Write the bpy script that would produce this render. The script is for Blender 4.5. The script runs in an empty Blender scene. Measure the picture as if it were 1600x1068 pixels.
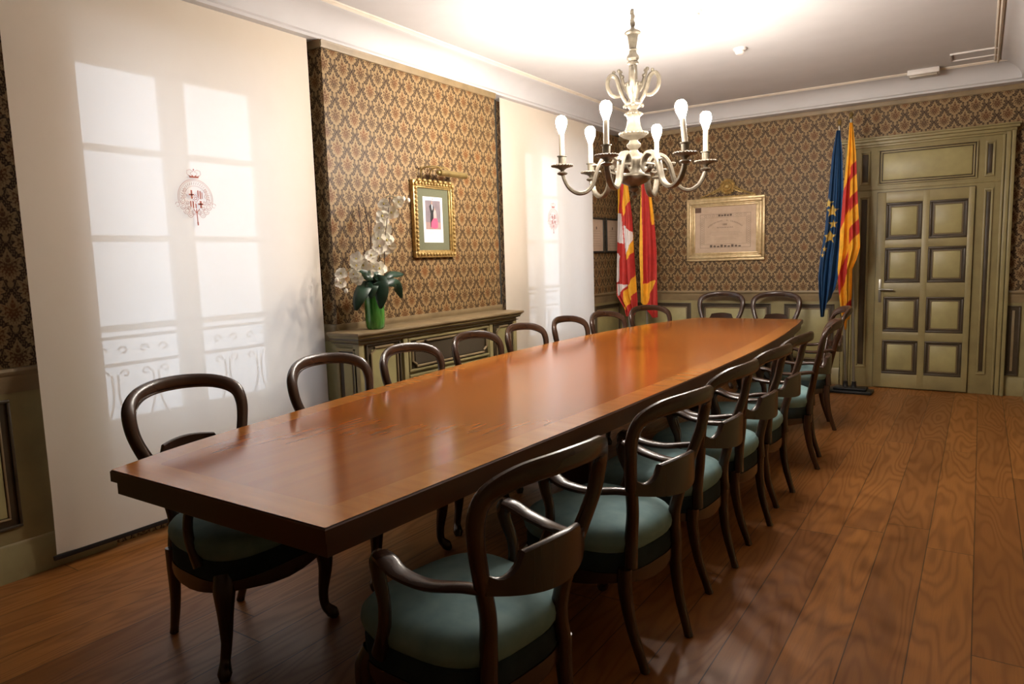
import bpy, bmesh, math, random
from mathutils import Vector, Matrix, Euler
random.seed(7)
C = bpy.context.scene.collection
S = bpy.context.scene
R = math.radians
PI = math.pi

# ------------------------------------------------------------------ camera
H = 1.41
yaw, pit, rol = R(33.8496), R(-6.7127), R(-1.753)
cy, sy = math.cos(yaw), math.sin(yaw)
fwd = Vector((-sy*math.cos(pit), cy*math.cos(pit), math.sin(pit)))
r0 = Vector((cy, sy, 0)); u0 = r0.cross(fwd)
rgt = r0*math.cos(rol) + u0*math.sin(rol)
upv = u0*math.cos(rol) - r0*math.sin(rol)
cam = bpy.data.objects.new('camera', bpy.data.cameras.new('camera'))
C.objects.link(cam)
cam.matrix_world = Matrix(((rgt.x, upv.x, -fwd.x, 0), (rgt.y, upv.y, -fwd.y, 0), (rgt.z, upv.z, -fwd.z, H), (0, 0, 0, 1)))
cam.data.sensor_width = 36
cam.data.lens = 36*1093.405/1600
cam.data.clip_start = 0.05
S.camera = cam
# ------------------------------------------------------------------ look
S.view_settings.view_transform = 'Standard'
S.view_settings.look = 'None'
S.view_settings.gamma = 1
S.view_settings.use_curve_mapping = False
S.view_settings.exposure = 0.36
BULB_E = 400.0
SKY_E = 4.7
# ------------------------------------------------------------------ world: a bright overcast daylight sky
W = bpy.data.worlds.new('daylight'); S.world = W; W.use_nodes = True
wn = W.node_tree; wn.nodes.clear()
wo = wn.nodes.new('ShaderNodeOutputWorld'); wb = wn.nodes.new('ShaderNodeBackground')
wt = wn.nodes.new('ShaderNodeTexCoord'); wsx = wn.nodes.new('ShaderNodeSeparateXYZ'); wr = wn.nodes.new('ShaderNodeValToRGB')
wn.links.new(wt.outputs['Generated'], wsx.inputs[0]); wn.links.new(wsx.outputs['Z'], wr.inputs[0])
wr.color_ramp.elements[0].position = 0.0; wr.color_ramp.elements[0].color = (0.62, 0.66, 0.76, 1)
wr.color_ramp.elements[1].position = 0.5; wr.color_ramp.elements[1].color = (0.76, 0.84, 1.0, 1)
wn.links.new(wr.outputs[0], wb.inputs[0]); wb.inputs[1].default_value = SKY_E
wn.links.new(wb.outputs[0], wo.inputs[0])

# ================================================================== materials
class N:
    """tiny expression builder over Math nodes"""
    def __init__(s, t, o): s.t = t; s.o = o
    def _m(s, op, *a):
        n = s.t.nodes.new('ShaderNodeMath'); n.operation = op
        for i, v in enumerate((s,)+a):
            if isinstance(v, N): s.t.links.new(v.o, n.inputs[i])
            else: n.inputs[i].default_value = v
        return N(s.t, n.outputs[0])
    def __add__(s, o): return s._m('ADD', o)
    __radd__ = __add__
    def __sub__(s, o): return s._m('SUBTRACT', o)
    def __rsub__(s, o): return s._m('MULTIPLY', -1.0)._m('ADD', o)
    def __mul__(s, o): return s._m('MULTIPLY', o)
    __rmul__ = __mul__
    def __truediv__(s, o): return s._m('DIVIDE', o)
    def sin(s): return s._m('SINE')
    def cos(s): return s._m('COSINE')
    def abs(s): return s._m('ABSOLUTE')
    def floor(s): return s._m('FLOOR')
    def fract(s): return s._m('FRACT')
    def sqrt(s): return s._m('SQRT')
    def mn(s, o): return s._m('MINIMUM', o)
    def mx(s, o): return s._m('MAXIMUM', o)
    def at2(s, o): return s._m('ARCTAN2', o)
    def lt(s, o): return s._m('LESS_THAN', o)
    def gt(s, o): return s._m('GREATER_THAN', o)
    def clamp(s): return s.mn(1.0).mx(0.0)
    def below(s, o, w=0.04):      # soft  s < o
        return ((o - s)/w + 0.5).clamp() if isinstance(o, N) else ((s*-1.0 + o)*(1.0/w) + 0.5).clamp()

def newmat(name):
    m = bpy.data.materials.new(name); m.use_nodes = True
    t = m.node_tree; b = t.nodes['Principled BSDF']
    return m, t, b
def objco(t):
    c = t.nodes.new('ShaderNodeTexCoord'); s = t.nodes.new('ShaderNodeSeparateXYZ')
    t.links.new(c.outputs['Object'], s.inputs[0])
    return c, N(t, s.outputs[0]), N(t, s.outputs[1]), N(t, s.outputs[2])
def comb(t, x, y, z):
    n = t.nodes.new('ShaderNodeCombineXYZ')
    for i, v in enumerate((x, y, z)):
        if isinstance(v, N): t.links.new(v.o, n.inputs[i])
        else: n.inputs[i].default_value = v
    return n.outputs[0]
def noise(t, vec, scale, detail=3, rough=.55):
    n = t.nodes.new('ShaderNodeTexNoise'); n.inputs['Scale'].default_value = scale
    n.inputs['Detail'].default_value = detail; n.inputs['Roughness'].default_value = rough
    if vec is not None: t.links.new(vec, n.inputs['Vector'])
    return N(t, n.outputs[0])
def mixc(t, f, a, b):
    n = t.nodes.new('ShaderNodeMix'); n.data_type = 'RGBA'
    for i, v in ((0, f), (6, a), (7, b)):
        if isinstance(v, N): t.links.new(v.o, n.inputs[i])
        elif hasattr(v, 'links'): t.links.new(v, n.inputs[i])
        elif isinstance(v, (int, float)): n.inputs[i].default_value = v
        else: n.inputs[i].default_value = (*v, 1)
    return n.outputs[2]
def bump(t, b, h, s=.2, d=.01):
    n = t.nodes.new('ShaderNodeBump'); n.inputs['Strength'].default_value = s; n.inputs['Distance'].default_value = d
    t.links.new(h.o, n.inputs['Height']); t.links.new(n.outputs[0], b.inputs['Normal'])

def simple(name, col, rough=.5, metal=0.0, var=.15, scale=12, spec=.5, coat=0, bmp=0, col2=None):
    m, t, b = newmat(name)
    c, x, y, z = objco(t)
    f = noise(t, c.outputs['Object'], scale, 4)
    c2 = col2 or tuple(max(0, v*(1-var*2.2)) for v in col)
    t.links.new(mixc(t, ((f-.35)*2.5).clamp(), col, c2), b.inputs['Base Color'])
    b.inputs['Roughness'].default_value = rough; b.inputs['Metallic'].default_value = metal
    b.inputs['Specular IOR Level'].default_value = spec
    b.inputs['Coat Weight'].default_value = coat; b.inputs['Coat Roughness'].default_value = .12
    if bmp: bump(t, b, f, bmp)
    return m

def wallpaper():
    m, t, b = newmat('damask_wallpaper')
    c, x, y, z = objco(t)
    u = x + y            # each wall is parallel to one axis, so x+y runs along any of them
    CW, CH = 0.164, 0.208
    def motif(ox, oy):
        a = ((u/CW + ox).fract() - .5)*2.0          # -1..1
        v = ((z/CH + oy).fract() - .5)*2.0
        ax = a.abs()
        th = a.at2(v + .12); ta = th.abs()
        r = ((a*a) + (v+.12)*(v+.12)*.74).sqrt()
        def lobe(c, w, h): return ((ta - c)/w*((ta - c)/w)*-1.0 + 1.0).mx(0.0).sqrt()*h
        Rr = lobe(0.0, .44, .70).mx(lobe(1.06, .34, .76)).mx(lobe(1.60, .36, .70)).mx(lobe(2.12, .40, .62)).mx(lobe(2.75, .50, .52)).mx(.50)
        Rs = Rr*((ta*19.0).cos()*.06 + .98)
        outer = r.below(Rs, .05)
        inner = r.below(Rr*.66, .05)
        rim = outer*(1.0 - inner)
        leaf = ((ta*11.0).cos()*.8 + (r*26.0).sin()*.5).gt(.35)*inner
        core = (r*1.0 + (ta*5.0).cos()*.08).below(.20, .04)
        slit = (ax*1.0).below(.05, .03)*v.gt(.10)*v.lt(.44)
        tick = ((ta*19.0).cos()).gt(.55)*r.gt(Rr*.70)*r.lt(Rr*.84)
        dv = v + .86
        bud = (((ax/.16)*(ax/.16)) + (dv/.14)*(dv/.14)).below(1.0, .3).mx((ax + (v+.76).abs()*.6).below(.12, .05))
        sqA = ((ax - .84 + (v*22.0).sin()*.05).abs()).below(.045, .03)*((v+.72).abs()).below(.22, .05)
        curl = ((((ax - .38)*(ax - .38) + (v+.84)*(v+.84)*.9).sqrt() - .085).abs()).below(.030, .03)
        fleck = ((ax*31.0).sin()*(v*27.0 + ax*5.0).sin()).gt(.42)*(1.0 - r.below(Rr*1.12, .05))
        light = ((rim.mx(leaf*.72))*(1.0 - core*.9)*(1.0 - slit)*(1.0 - tick*.6)).mx(bud*.85).mx(sqA*.8).mx(curl*.7).mx(fleck*.5)
        return light, outer*.8
    l1, c1 = motif(0.0, 0.0)
    l2, c2 = motif(0.5, 0.5)
    L = l1.mx(l2).clamp(); K = c1.mx(c2).clamp()
    big = noise(t, c.outputs['Object'], 5.0, 2)
    fine = noise(t, c.outputs['Object'], 160.0, 2)
    ground = mixc(t, K, (.036, .016, .005), mixc(t, ((big-.40)*3.0).clamp(), (.085, .040, .012), (.20, .066, .011)))
    lightc = mixc(t, fine, (.25, .168, .078), (.40, .275, .135))
    t.links.new(mixc(t, L, ground, lightc), b.inputs['Base Color'])
    b.inputs['Roughness'].default_value = .5; b.inputs['Specular IOR Level'].default_value = .28
    bump(t, b, L, .25, .002)
    return m

def oak_floor():
    m, t, b = newmat('oak_planks')
    c, x, y, z = objco(t)
    PWd, PL = .187, 1.9
    xi = (x + .535)/PWd
    ix = xi.floor(); fx = xi.fract()
    off = ((ix*12.9898).sin()*43758.5).fract()
    yi = y/PL + off; iy = yi.floor(); fy = yi.fract()
    rnd = ((ix*78.233 + iy*37.719).sin()*24634.6).fract()
    rnd2 = ((ix*17.13 + iy*91.7).sin()*9634.6).fract()
    vec = comb(t, x*1.0 + rnd*7.0, y*.13 + rnd2*9.0, rnd*5.0)
    n1 = noise(t, vec, 4.2, 2, .45)
    ring = ((n1*125.0).sin()*.5 + .5)
    ring = ring*ring
    fine = noise(t, comb(t, x*1.0, y*.04, rnd*3.0), 170.0, 3, .6)
    base = mixc(t, rnd, (.25, .092, .020), (.38, .150, .034))
    c1 = mixc(t, ring*.46, base, (.15, .052, .013))
    c2 = mixc(t, ((fine-.42)*2.4).clamp()*.45, c1, (.17, .066, .02))
    e1 = fx.mn(1.0 - fx); e2 = fy.mn(1.0 - fy)
    seam = e1.lt(.011).mx(e2.lt(.0013))
    t.links.new(mixc(t, seam*.85, c2, (.035, .016, .007)), b.inputs['Base Color'])
    rr = ring*.08 + .36
    b.inputs['Specular IOR Level'].default_value = .38
    t.links.new(rr.o, b.inputs['Roughness'])
    bump(t, b, (1.0-seam) - ring*.06 - fine*.05, .28, .002)
    return m

def veneer(name, ca, cb, cc, sx, sy, rough=.17, coat=.35, spots=0.0):
    m, t, b = newmat(name)
    c, x, y, z = objco(t)
    v = comb(t, x*sx, y*sy, 0.0)
    n1 = noise(t, v, 4.0, 2, .5); n2 = noise(t, v, 13.0, 2, .5); n3 = noise(t, c.outputs['Object'], 1.1, 3)
    k = mixc(t, ((n1-.3)*2.0).clamp(), ca, cb)
    k = mixc(t, ((n2-.3)*1.2).clamp()*.35, k, cc)
    k = mixc(t, ((n3-.45)*2.0).clamp()*.4, k, cc)
    t.links.new(k, b.inputs['Base Color'])
    b.inputs['Roughness'].default_value = rough
    b.inputs['Specular IOR Level'].default_value = .5 + coat
    return m

def blind_fabric():
    m, t, b = newmat('roller_blind_fabric')
    t.nodes.remove(b)
    out = t.nodes['Material Output']
    c, x, y, z = objco(t)
    wv = ((y*2200.0).sin()*.5 + (z*2200.0).sin()*.5)
    n = noise(t, c.outputs['Object'], 9.0, 3)
    col = mixc(t, n, (.93, .84, .71), (.90, .80, .66))
    d = t.nodes.new('ShaderNodeBsdfDiffuse'); t.links.new(col, d.inputs[0])
    tr = t.nodes.new('ShaderNodeBsdfTranslucent'); tr.inputs[0].default_value = (.86, .83, .82, 1)
    tp = t.nodes.new('ShaderNodeBsdfTransparent')
    m1 = t.nodes.new('ShaderNodeMixShader'); m1.inputs[0].default_value = .22
    m2 = t.nodes.new('ShaderNodeMixShader'); m2.inputs[0].default_value = .055
    t.links.new(d.outputs[0], m1.inputs[1]); t.links.new(tr.outputs[0], m1.inputs[2])
    t.links.new(m1.outputs[0], m2.inputs[1]); t.links.new(tp.outputs[0], m2.inputs[2])
    t.links.new(m2.outputs[0], out.inputs[0])
    return m

def thin_glass():
    m, t, b = newmat('window_glass'); t.nodes.remove(b)
    out = t.nodes['Material Output']
    tp = t.nodes.new('ShaderNodeBsdfTransparent'); tp.inputs[0].default_value = (.93, .96, .95, 1)
    g = t.nodes.new('ShaderNodeBsdfGlossy'); g.inputs['Roughness'].default_value = .02
    mx = t.nodes.new('ShaderNodeMixShader'); mx.inputs[0].default_value = .06
    t.links.new(tp.outputs[0], mx.inputs[1]); t.links.new(g.outputs[0], mx.inputs[2]); t.links.new(mx.outputs[0], out.inputs[0])
    return m

def vase_glass():
    m, t, b = newmat('green_glass')
    c, x, y, z = objco(t)
    n = noise(t, comb(t, x*9.0, y*9.0, z*1.2), 6.0, 3)
    t.links.new(mixc(t, ((n-.35)*3.0).clamp(), (.03, .20, .03), (.13, .42, .08)), b.inputs['Base Color'])
    b.inputs['Roughness'].default_value = .06; b.inputs['Transmission Weight'].default_value = .35
    b.inputs['Coat Weight'].default_value = .6
    return m

def emit(name, col, e):
    m, t, b = newmat(name)
    b.inputs['Base Color'].default_value = (1, 1, 1, 1)
    b.inputs['Emission Color'].default_value = (*col, 1); b.inputs['Emission Strength'].default_value = e
    return m

def petalmat():
    m, t, b = newmat('orchid_petal')
    c, x, y, z = objco(t)
    n = noise(t, c.outputs['Object'], 40, 3)
    t.links.new(mixc(t, n, (.95, .92, .82), (.90, .86, .72)), b.inputs['Base Color'])
    b.inputs['Roughness'].default_value = .6; b.inputs['Subsurface Weight'].default_value = .15
    b.inputs['Subsurface Radius'].default_value = (.01, .01, .006)
    return m

M = dict(
    wallpaper=wallpaper(), floor=oak_floor(), blind=blind_fabric(), glass=thin_glass(), vase=vase_glass(),
    plaster=simple('white_plaster', (.60, .595, .60), .85, var=.03, scale=3),
    plaster_gilt=simple('cream_moulding', (.70, .63, .53), .7, var=.05),
    olive=simple('olive_paint', (.33, .275, .125), .42, var=.12, scale=6, col2=(.25, .205, .095)),
    olive_panel=simple('olive_panel_paint', (.40, .35, .155), .42, var=.12, scale=5, col2=(.29, .25, .112)),
    brown=simple('brown_glaze', (.070, .048, .024), .45, var=.2, scale=8),
    tan=simple('tan_rail_paint', (.29, .21, .11), .45, var=.15, scale=7),
    white_frame=simple('window_frame_paint', (.72, .70, .64), .5, var=.05),
    recess_shade=simple('recess_shade_tone', (.045, .05, .045), .6),
    top=veneer('mahogany_veneer', (.35, .090, .008), (.43, .124, .012), (.27, .062, .005), 4.5, .30, .16, .5),
    band=veneer('mahogany_crossband', (.44, .150, .022), (.56, .21, .036), (.32, .095, .013), .5, 6.0, .18, .42),
    edge=veneer('mahogany_edge', (.075, .024, .009), (.10, .034, .012), (.045, .013, .006), .6, .6, .3, .1),
    chair=veneer('walnut_chair_wood', (.042, .019, .011), (.066, .030, .017), (.024, .011, .007), 2.0, 2.0, .27, .25),
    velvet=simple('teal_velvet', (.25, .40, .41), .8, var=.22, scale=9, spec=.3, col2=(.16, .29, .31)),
    velvet_shaded=simple('shaded_teal_skirt', (.028, .045, .052), .85, var=.2, scale=9, spec=.2),  # velvet darkened: shade of the unlit seat sides put into the colour
    iron=simple('wrought_iron', (.10, .10, .11), .5),
    pewter=simple('pewter_patina', (.175, .150, .110), .45, metal=.35, var=.18, scale=30, col2=(.10, .083, .058)),
    candle=simple('candle_sleeve', (.50, .44, .34), .5, var=.04),
    gold=simple('gilt_wood', (.50, .345, .125), .36, metal=.45, var=.25, scale=45, col2=(.24, .15, .05)),
    gilt_pale=simple('pale_gilt', (.62, .48, .27), .36, metal=.35, var=.18, scale=25, col2=(.42, .30, .14)),
    brass=simple('aged_brass', (.40, .29, .11), .32, metal=.7, var=.2),
    steel=simple('satin_steel', (.36, .34, .29), .35, metal=.8, var=.08),
    mat_green=simple('sage_mat', (.13, .135, .08), .9, var=.06, scale=80),
    paper=simple('white_card', (.80, .78, .78), .8, var=.02),
    old_paper=simple('aged_paper', (.60, .46, .34), .8, var=.10, scale=9, col2=(.50, .365, .255)),
    ink=simple('faded_ink', (.16, .115, .085), .8),
    ink_light=simple('pale_ink', (.33, .25, .185), .8),
    stamp=simple('brown_stamp', (.15, .09, .06), .8),
    black_frame=simple('black_frame_wood', (.035, .03, .022), .4),
    black=simple('black_metal', (.014, .014, .016), .4),
    grey_photo=simple('photo_backdrop', (.20, .165, .185), .5, var=.12, scale=15),
    photo_floor=simple('photo_floor', (.34, .22, .20), .5),
    black_cloth=simple('photo_black', (.012, .012, .016), .5),
    skin=simple('photo_skin', (.42, .26, .19), .5),
    pink=simple('photo_pink', (.72, .10, .20), .5),
    silver=simple('photo_silver', (.45, .38, .36), .5),
    red=simple('flag_red', (.52, .030, .022), .7, var=.12, scale=14),
    yellow=simple('flag_yellow', (.85, .42, .022), .7, var=.10, scale=14),
    white=simple('flag_white', (.78, .72, .70), .75, var=.06, scale=14),
    blue=simple('flag_blue', (.006, .055, .155), .7, var=.15, scale=14),
    star=simple('flag_star', (.72, .50, .12), .7),
    emblem=simple('red_print', (.62, .20, .14), .8, var=.05),
    emblem_pale=simple('pale_red_print', (.76, .50, .42), .8, var=.05),
    leaf=simple('orchid_leaf', (.020, .060, .035), .35, var=.3, scale=14),
    stem=simple('orchid_stem', (.10, .085, .03), .6),
    twig=simple('dark_twig', (.05, .025, .015), .7),
    petal=petalmat(),
    lip=simple('orchid_lip', (.62, .50, .12), .6),
    plastic=simple('white_plastic', (.78, .74, .70), .4, var=.03),
    plastic_clear=simple('grey_diffuser', (.42, .37, .30), .3, var=.03),
    grille=simple('metal_grille', (.06, .045, .03), .5, metal=.3),
    stone=simple('grey_stone', (.45, .43, .40), .8),
    bulb=emit('lit_bulb', (1.0, .905, .80), BULB_E),
)
# fine mesh pattern for the radiator grille
def grille_mat():
    m, t, b = newmat('perforated_grille')
    c, x, y, z = objco(t)
    k = ((y*420.0).sin()*(z*420.0).sin()).gt(.05)
    t.links.new(mixc(t, k, (.012, .009, .007), (.15, .115, .07)), b.inputs['Base Color'])
    b.inputs['Roughness'].default_value = .5
    return m
M['grille'] = grille_mat()

# ================================================================== mesh helpers
class MB:
    def __init__(s): s.b = bmesh.new(); s.mi = 0; s.mats = []
    def mat(s, m):
        if m not in s.mats: s.mats.append(m)
        s.mi = s.mats.index(m); return s
    def _f(s, vs):
        try: f = s.b.faces.new(vs)
        except ValueError: return None
        f.material_index = s.mi; return f
    def box(s, x0, x1, y0, y1, z0, z1, bv=0.0):
        x0, x1 = min(x0, x1), max(x0, x1); y0, y1 = min(y0, y1), max(y0, y1); z0, z1 = min(z0, z1), max(z0, z1)
        v = [s.b.verts.new(p) for p in ((x0,y0,z0),(x1,y0,z0),(x1,y1,z0),(x0,y1,z0),(x0,y0,z1),(x1,y0,z1),(x1,y1,z1),(x0,y1,z1))]
        fs = [s._f([v[i] for i in q]) for q in ((3,2,1,0),(4,5,6,7),(0,1,5,4),(1,2,6,5),(2,3,7,6),(3,0,4,7))]
        if bv:
            es = list({e for f in fs for e in f.edges})
            r = bmesh.ops.bevel(s.b, geom=es, offset=bv, segments=2, profile=.5, affect='EDGES')
            for f in r['faces']: f.material_index = s.mi
        return s
    def prism(s, pts, axis, a0, a1):
        """polygon pts (2d) extruded on axis 'x','y','z' from a0 to a1"""
        def P(p, a):
            if axis == 'x': return (a, p[0], p[1])
            if axis == 'y': return (p[0], a, p[1])
            return (p[0], p[1], a)
        A = [s.b.verts.new(P(p, a0)) for p in pts]; B = [s.b.verts.new(P(p, a1)) for p in pts]
        n = len(pts)
        s._f(A[::-1]); s._f(B)
        for i in range(n): s._f([A[i], A[(i+1) % n], B[(i+1) % n], B[i]])
        return s
    def lathe(s, prof, cx=0, cy=0, n=24, mtx=None):
        rings = []
        for r, z in prof:
            if r < 1e-5:
                p = Vector((0, 0, z)); 
                if mtx: p = mtx @ p
                rings.append([s.b.verts.new((p.x+cx, p.y+cy, p.z))])
            else:
                rg = []
                for k in range(n):
                    p = Vector((r*math.cos(2*PI*k/n), r*math.sin(2*PI*k/n), z))
                    if mtx: p = mtx @ p
                    rg.append(s.b.verts.new((p.x+cx, p.y+cy, p.z)))
                rings.append(rg)
        for a, b in zip(rings, rings[1:]):
            if len(a) == 1 and len(b) == 1: continue
            for k in range(n):
                k2 = (k+1) % n
                if len(a) == 1: s._f([a[0], b[k2], b[k]])
                elif len(b) == 1: s._f([a[k], a[k2], b[0]])
                else: s._f([a[k], a[k2], b[k2], b[k]])
        if len(rings[0]) > 1: s._f(rings[0][::-1])
        if len(rings[-1]) > 1: s._f(rings[-1])
        return s
    def sweep(s, path, sizes, ref=(0, 0, 1), n=10, power=1.0, closed=False):
        """elliptical section along path: half-size a along ref-ish, b across"""
        P = [Vector(p) for p in path]; m = len(P); ref = Vector(ref); rings = []
        for i, p in enumerate(P):
            if closed: t = P[(i+1) % m] - P[i-1]
            else: t = P[min(i+1, m-1)] - P[max(i-1, 0)]
            t.normalize()
            rf = ref[i] if isinstance(ref, list) else ref
            n1 = rf - t*rf.dot(t)
            if n1.length < 1e-4: n1 = Vector((1, 0, 0)) - t*t.x
            n1.normalize(); n2 = t.cross(n1)
            a, b = sizes[i] if isinstance(sizes, list) else sizes
            rg = []
            for k in range(n):
                q = 2*PI*(k+.5)/n; cc, ss = math.cos(q), math.sin(q)
                cc = math.copysign(abs(cc)**power, cc); ss = math.copysign(abs(ss)**power, ss)
                rg.append(s.b.verts.new(p + n1*(a*cc) + n2*(b*ss)))
            rings.append(rg)
        pairs = list(zip(rings, rings[1:])) + ([(rings[-1], rings[0])] if closed else [])
        for a, b in pairs:
            for k in range(n): s._f([a[k], a[(k+1) % n], b[(k+1) % n], b[k]])
        if not closed: s._f(rings[0][::-1]); s._f(rings[-1])
        return s
    def ball(s, c, r, n=12, sc=(1, 1, 1)):
        prof = [(math.sin(PI*i/n)*r, -math.cos(PI*i/n)*r) for i in range(n+1)]
        prof[0] = (0, -r); prof[-1] = (0, r)
        m = Matrix.Translation(Vector(c)) @ Matrix.Diagonal((*sc, 1))
        return s.lathe(prof, 0, 0, n*2 if n < 10 else 20, m)
    def build(s, name, mat=None, parent=None, smooth=True, loc=None, ang=40):
        bmesh.ops.recalc_face_normals(s.b, faces=s.b.faces)
        me = bpy.data.meshes.new(name); s.b.to_mesh(me); s.b.free()
        for m in (s.mats or [mat]): me.materials.append(M[m] if isinstance(m, str) else m)
        if smooth:
            me.polygons.foreach_set('use_smooth', [True]*len(me.polygons))
            try: me.set_sharp_from_angle(angle=R(ang))
            except Exception: pass
        o = bpy.data.objects.new(name, me); C.objects.link(o)
        if loc: o.location = loc
        if parent: o.parent = parent
        return o

def crom(pts, n=6, closed=False):
    P = [Vector(p) for p in pts]; out = []; m = len(P)
    rng = range(m if closed else m-1)
    for i in rng:
        if closed: a, b, c, d = P[i-1], P[i], P[(i+1) % m], P[(i+2) % m]
        else:
            b, c = P[i], P[i+1]; a = P[i-1] if i else b*2-c; d = P[i+2] if i+2 < m else c*2-b
        for k in range(n):
            t = k/n
            out.append(.5*((2*b)+(c-a)*t+(2*a-5*b+4*c-d)*t*t+(3*b-a-3*c+d)*t**3))
    if not closed: out.append(P[-1])
    return out
def lerpsizes(keys, m):
    """resample list of (a,b) to m entries"""
    out = []
    for i in range(m):
        f = i/(m-1)*(len(keys)-1); k = min(int(f), len(keys)-2); q = f-k
        out.append((keys[k][0]*(1-q)+keys[k+1][0]*q, keys[k][1]*(1-q)+keys[k+1][1]*q))
    return out

def empty(name, loc=(0, 0, 0), rz=0.0, label=None, cat=None, group=None):
    o = bpy.data.objects.new(name, None); C.objects.link(o); o.empty_display_size = .1
    o.location = loc; o.rotation_euler = (0, 0, rz)
    if label: tag(o, label, cat, group)
    return o
def tag(o, label, cat, group=None):
    o['label'] = label; o['category'] = cat
    if group: o['group'] = group
    return o
def struct(o): o['kind'] = 'structure'; return o
def dup(o, parent=None):
    c = o.copy(); C.objects.link(c)
    if parent: c.parent = parent
    for ch in list(o.children): dup(ch, c)
    return c

# ================================================================== room shell
XL, XR, YB, YF, ZC = -3.70, 0.40, 7.97, -2.4, 3.0
WIN = ((1.78, 3.04), (5.84, 7.08))      # window openings along the left wall
WZ0, WZ1 = 0.10, 2.60
mb = MB(); mb.box(XL-.6, XR+.2, YF-.2, YB+.2, -.1, 0); struct(mb.build('floor', 'floor', smooth=False))
mb = MB(); mb.box(XL-.4, XR+.2, YF-.2, YB+.2, ZC, ZC+.1); struct(mb.build('ceiling', 'plaster', smooth=False))
# left wall with two openings, reveals .36 deep
mb = MB().mat('wallpaper')
ys = [YF-.2, WIN[0][0], WIN[0][1], WIN[1][0], WIN[1][1], YB+.2]
for i in (0, 2, 4): mb.box(XL-.36, XL, ys[i], ys[i+1], 0, ZC)
for w in WIN:
    mb.box(XL-.36, XL, w[0], w[1], WZ1, ZC); mb.box(XL-.36, XL, w[0], w[1], 0, WZ0)
struct(mb.build('wall_left', smooth=False))
mb = MB(); mb.box(XL, XR+.2, YB, YB+.2, 0, ZC); struct(mb.build('wall_back', 'wallpaper', smooth=False))
mb = MB(); mb.box(XR, XR+.2, YF, YB, 0, ZC); struct(mb.build('wall_right', 'wallpaper', smooth=False))
mb = MB(); mb.box(XL, XR, YF-.2, YF, 0, ZC); struct(mb.build('wall_front', 'wallpaper', smooth=False))
# chimney-breast like pier between the two windows
PX, PY0, PY1 = -3.56, 3.22, 5.145
mb = MB(); mb.box(XL+.001, PX, PY0, PY1, 0, ZC-.001); struct(mb.build('wall_pier', 'wallpaper', smooth=False))
# cornice: cove from lip to ceiling, run round the room (left, back, right)
cove = [(0, 2.835), (.15, 2.835), (.152, 2.852), (.165, 2.86)]
for k in range(9):
    a = k/8*PI/2; cove.append((.165+.155*(1-math.cos(a)), 2.865+.125*math.sin(a)))
cove += [(.325, 2.993), (.325, 3.0), (0, 3.0)]
def run(prof, name, mat, sides=('left', 'back', 'right', 'front')):
    for sd in sides:
        mb = MB()
        if sd == 'left': mb.prism([(XL+p[0], p[1]) for p in prof], 'y', YF, YB)
        if sd == 'right': mb.prism([(XR-p[0], p[1]) for p in prof], 'y', YF, YB)
        if sd == 'back': mb.prism([(YB-p[0], p[1]) for p in prof], 'x', XL, XR)
        if sd == 'front': mb.prism([(YF+p[0], p[1]) for p in prof], 'x', XL, XR)
        struct(mb.build(name, mat))
        global TN
run(cove, 'trim_1', 'plaster')
bead = [(.335, 3.0), (.338, 2.990), (.348, 2.984), (.356, 2.990), (.360, 2.996), (.368, 2.988), (.376, 2.992), (.378, 3.0)]
run(bead, 'trim_2', 'plaster_gilt', ('left', 'back', 'right'))
# picture rail strip right under the cornice (back wall, pier, right wall)
pr = [(0, 2.79), (.012, 2.79), (.018, 2.80), (.018, 2.825), (.024, 2.835), (0, 2.835)]
run(pr, 'trim_3', 'tan', ('back', 'right'))
mb = MB(); mb.prism([(PX+p[0], p[1]) for p in pr], 'y', PY0-.012, PY1); mb.prism([(PY0-p[0], p[1]) for p in pr], 'x', XL, PX+.012)
struct(mb.build('trim_4', 'tan'))
mb = MB(); mb.box(XL, XL+.03, PY1, 5.33, 0, 2.83); struct(mb.build('recess_shade_strip', 'recess_shade'))  # dark strip beside the pier: shade of the recess wall put into colour
mb = MB(); mb.box(XL, XL+.035, 3.08, 3.20, 0, 2.83, .006); mb.box(XL, XL+.05, 3.135, 3.15, 0, 2.83, .004); struct(mb.build('trim_6', 'brown'))

# ------------------------------------------------------------------ wainscot
def frame_ring(mb, ax, a0, a1, z0, z1, w, d0, d1, bv=.004):
    """picture-frame ring of width w standing from depth d0 to d1; ax='x' spans x at plane y=d, ax='y' spans y at plane x=d"""
    for (p, q, r, s) in ((a0, a1, z1-w, z1), (a0, a1, z0, z0+w), (a0, a0+w, z0+w, z1-w), (a1-w, a1, z0+w, z1-w)):
        if ax == 'x': mb.box(p, q, d0, d1, r, s, bv)
        else: mb.box(d0, d1, p, q, r, s, bv)
def wains_panel(ax, a0, a1, z0, z1, face, sgn, par=None, inner='olive_panel', ring='brown'):
    """brown sunk field, light bead, raised green centre"""
    mb = MB().mat(ring)
    def bx(p, q, r, s, u, v, bv=0):
        if ax == 'x': mb.box(p, q, face+sgn*u, face+sgn*v, r, s, bv)
        else: mb.box(face+sgn*u, face+sgn*v, p, q, r, s, bv)
    bx(a0, a1, z0, z1, .0, .004)
    mb.mat(ring); frame_ring(mb, ax, a0, a1, z0, z1, .014, face, face+sgn*.014)
    mb.mat('tan'); frame_ring(mb, ax, a0+.045, a1-.045, z0+.045, z1-.045, .010, face, face+sgn*.014, .003)
    mb.mat(inner); bx(a0+.058, a1-.058, z0+.058, z1-.058, .002, .011, .004)
    return mb
RZ0, RZ1 = .872, .985
rail = [(0, .985), (.046, .985), (.05, .972), (.044, .958), (.034, .95), (.034, .925), (.028, .915), (.030, .90), (.022, .885), (.022, .872), (0, .872)]
base = [(0, 0), (.032, 0), (.032, .145), (.026, .155), (.026, .165), (.018, .175), (0, .175)]
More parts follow.
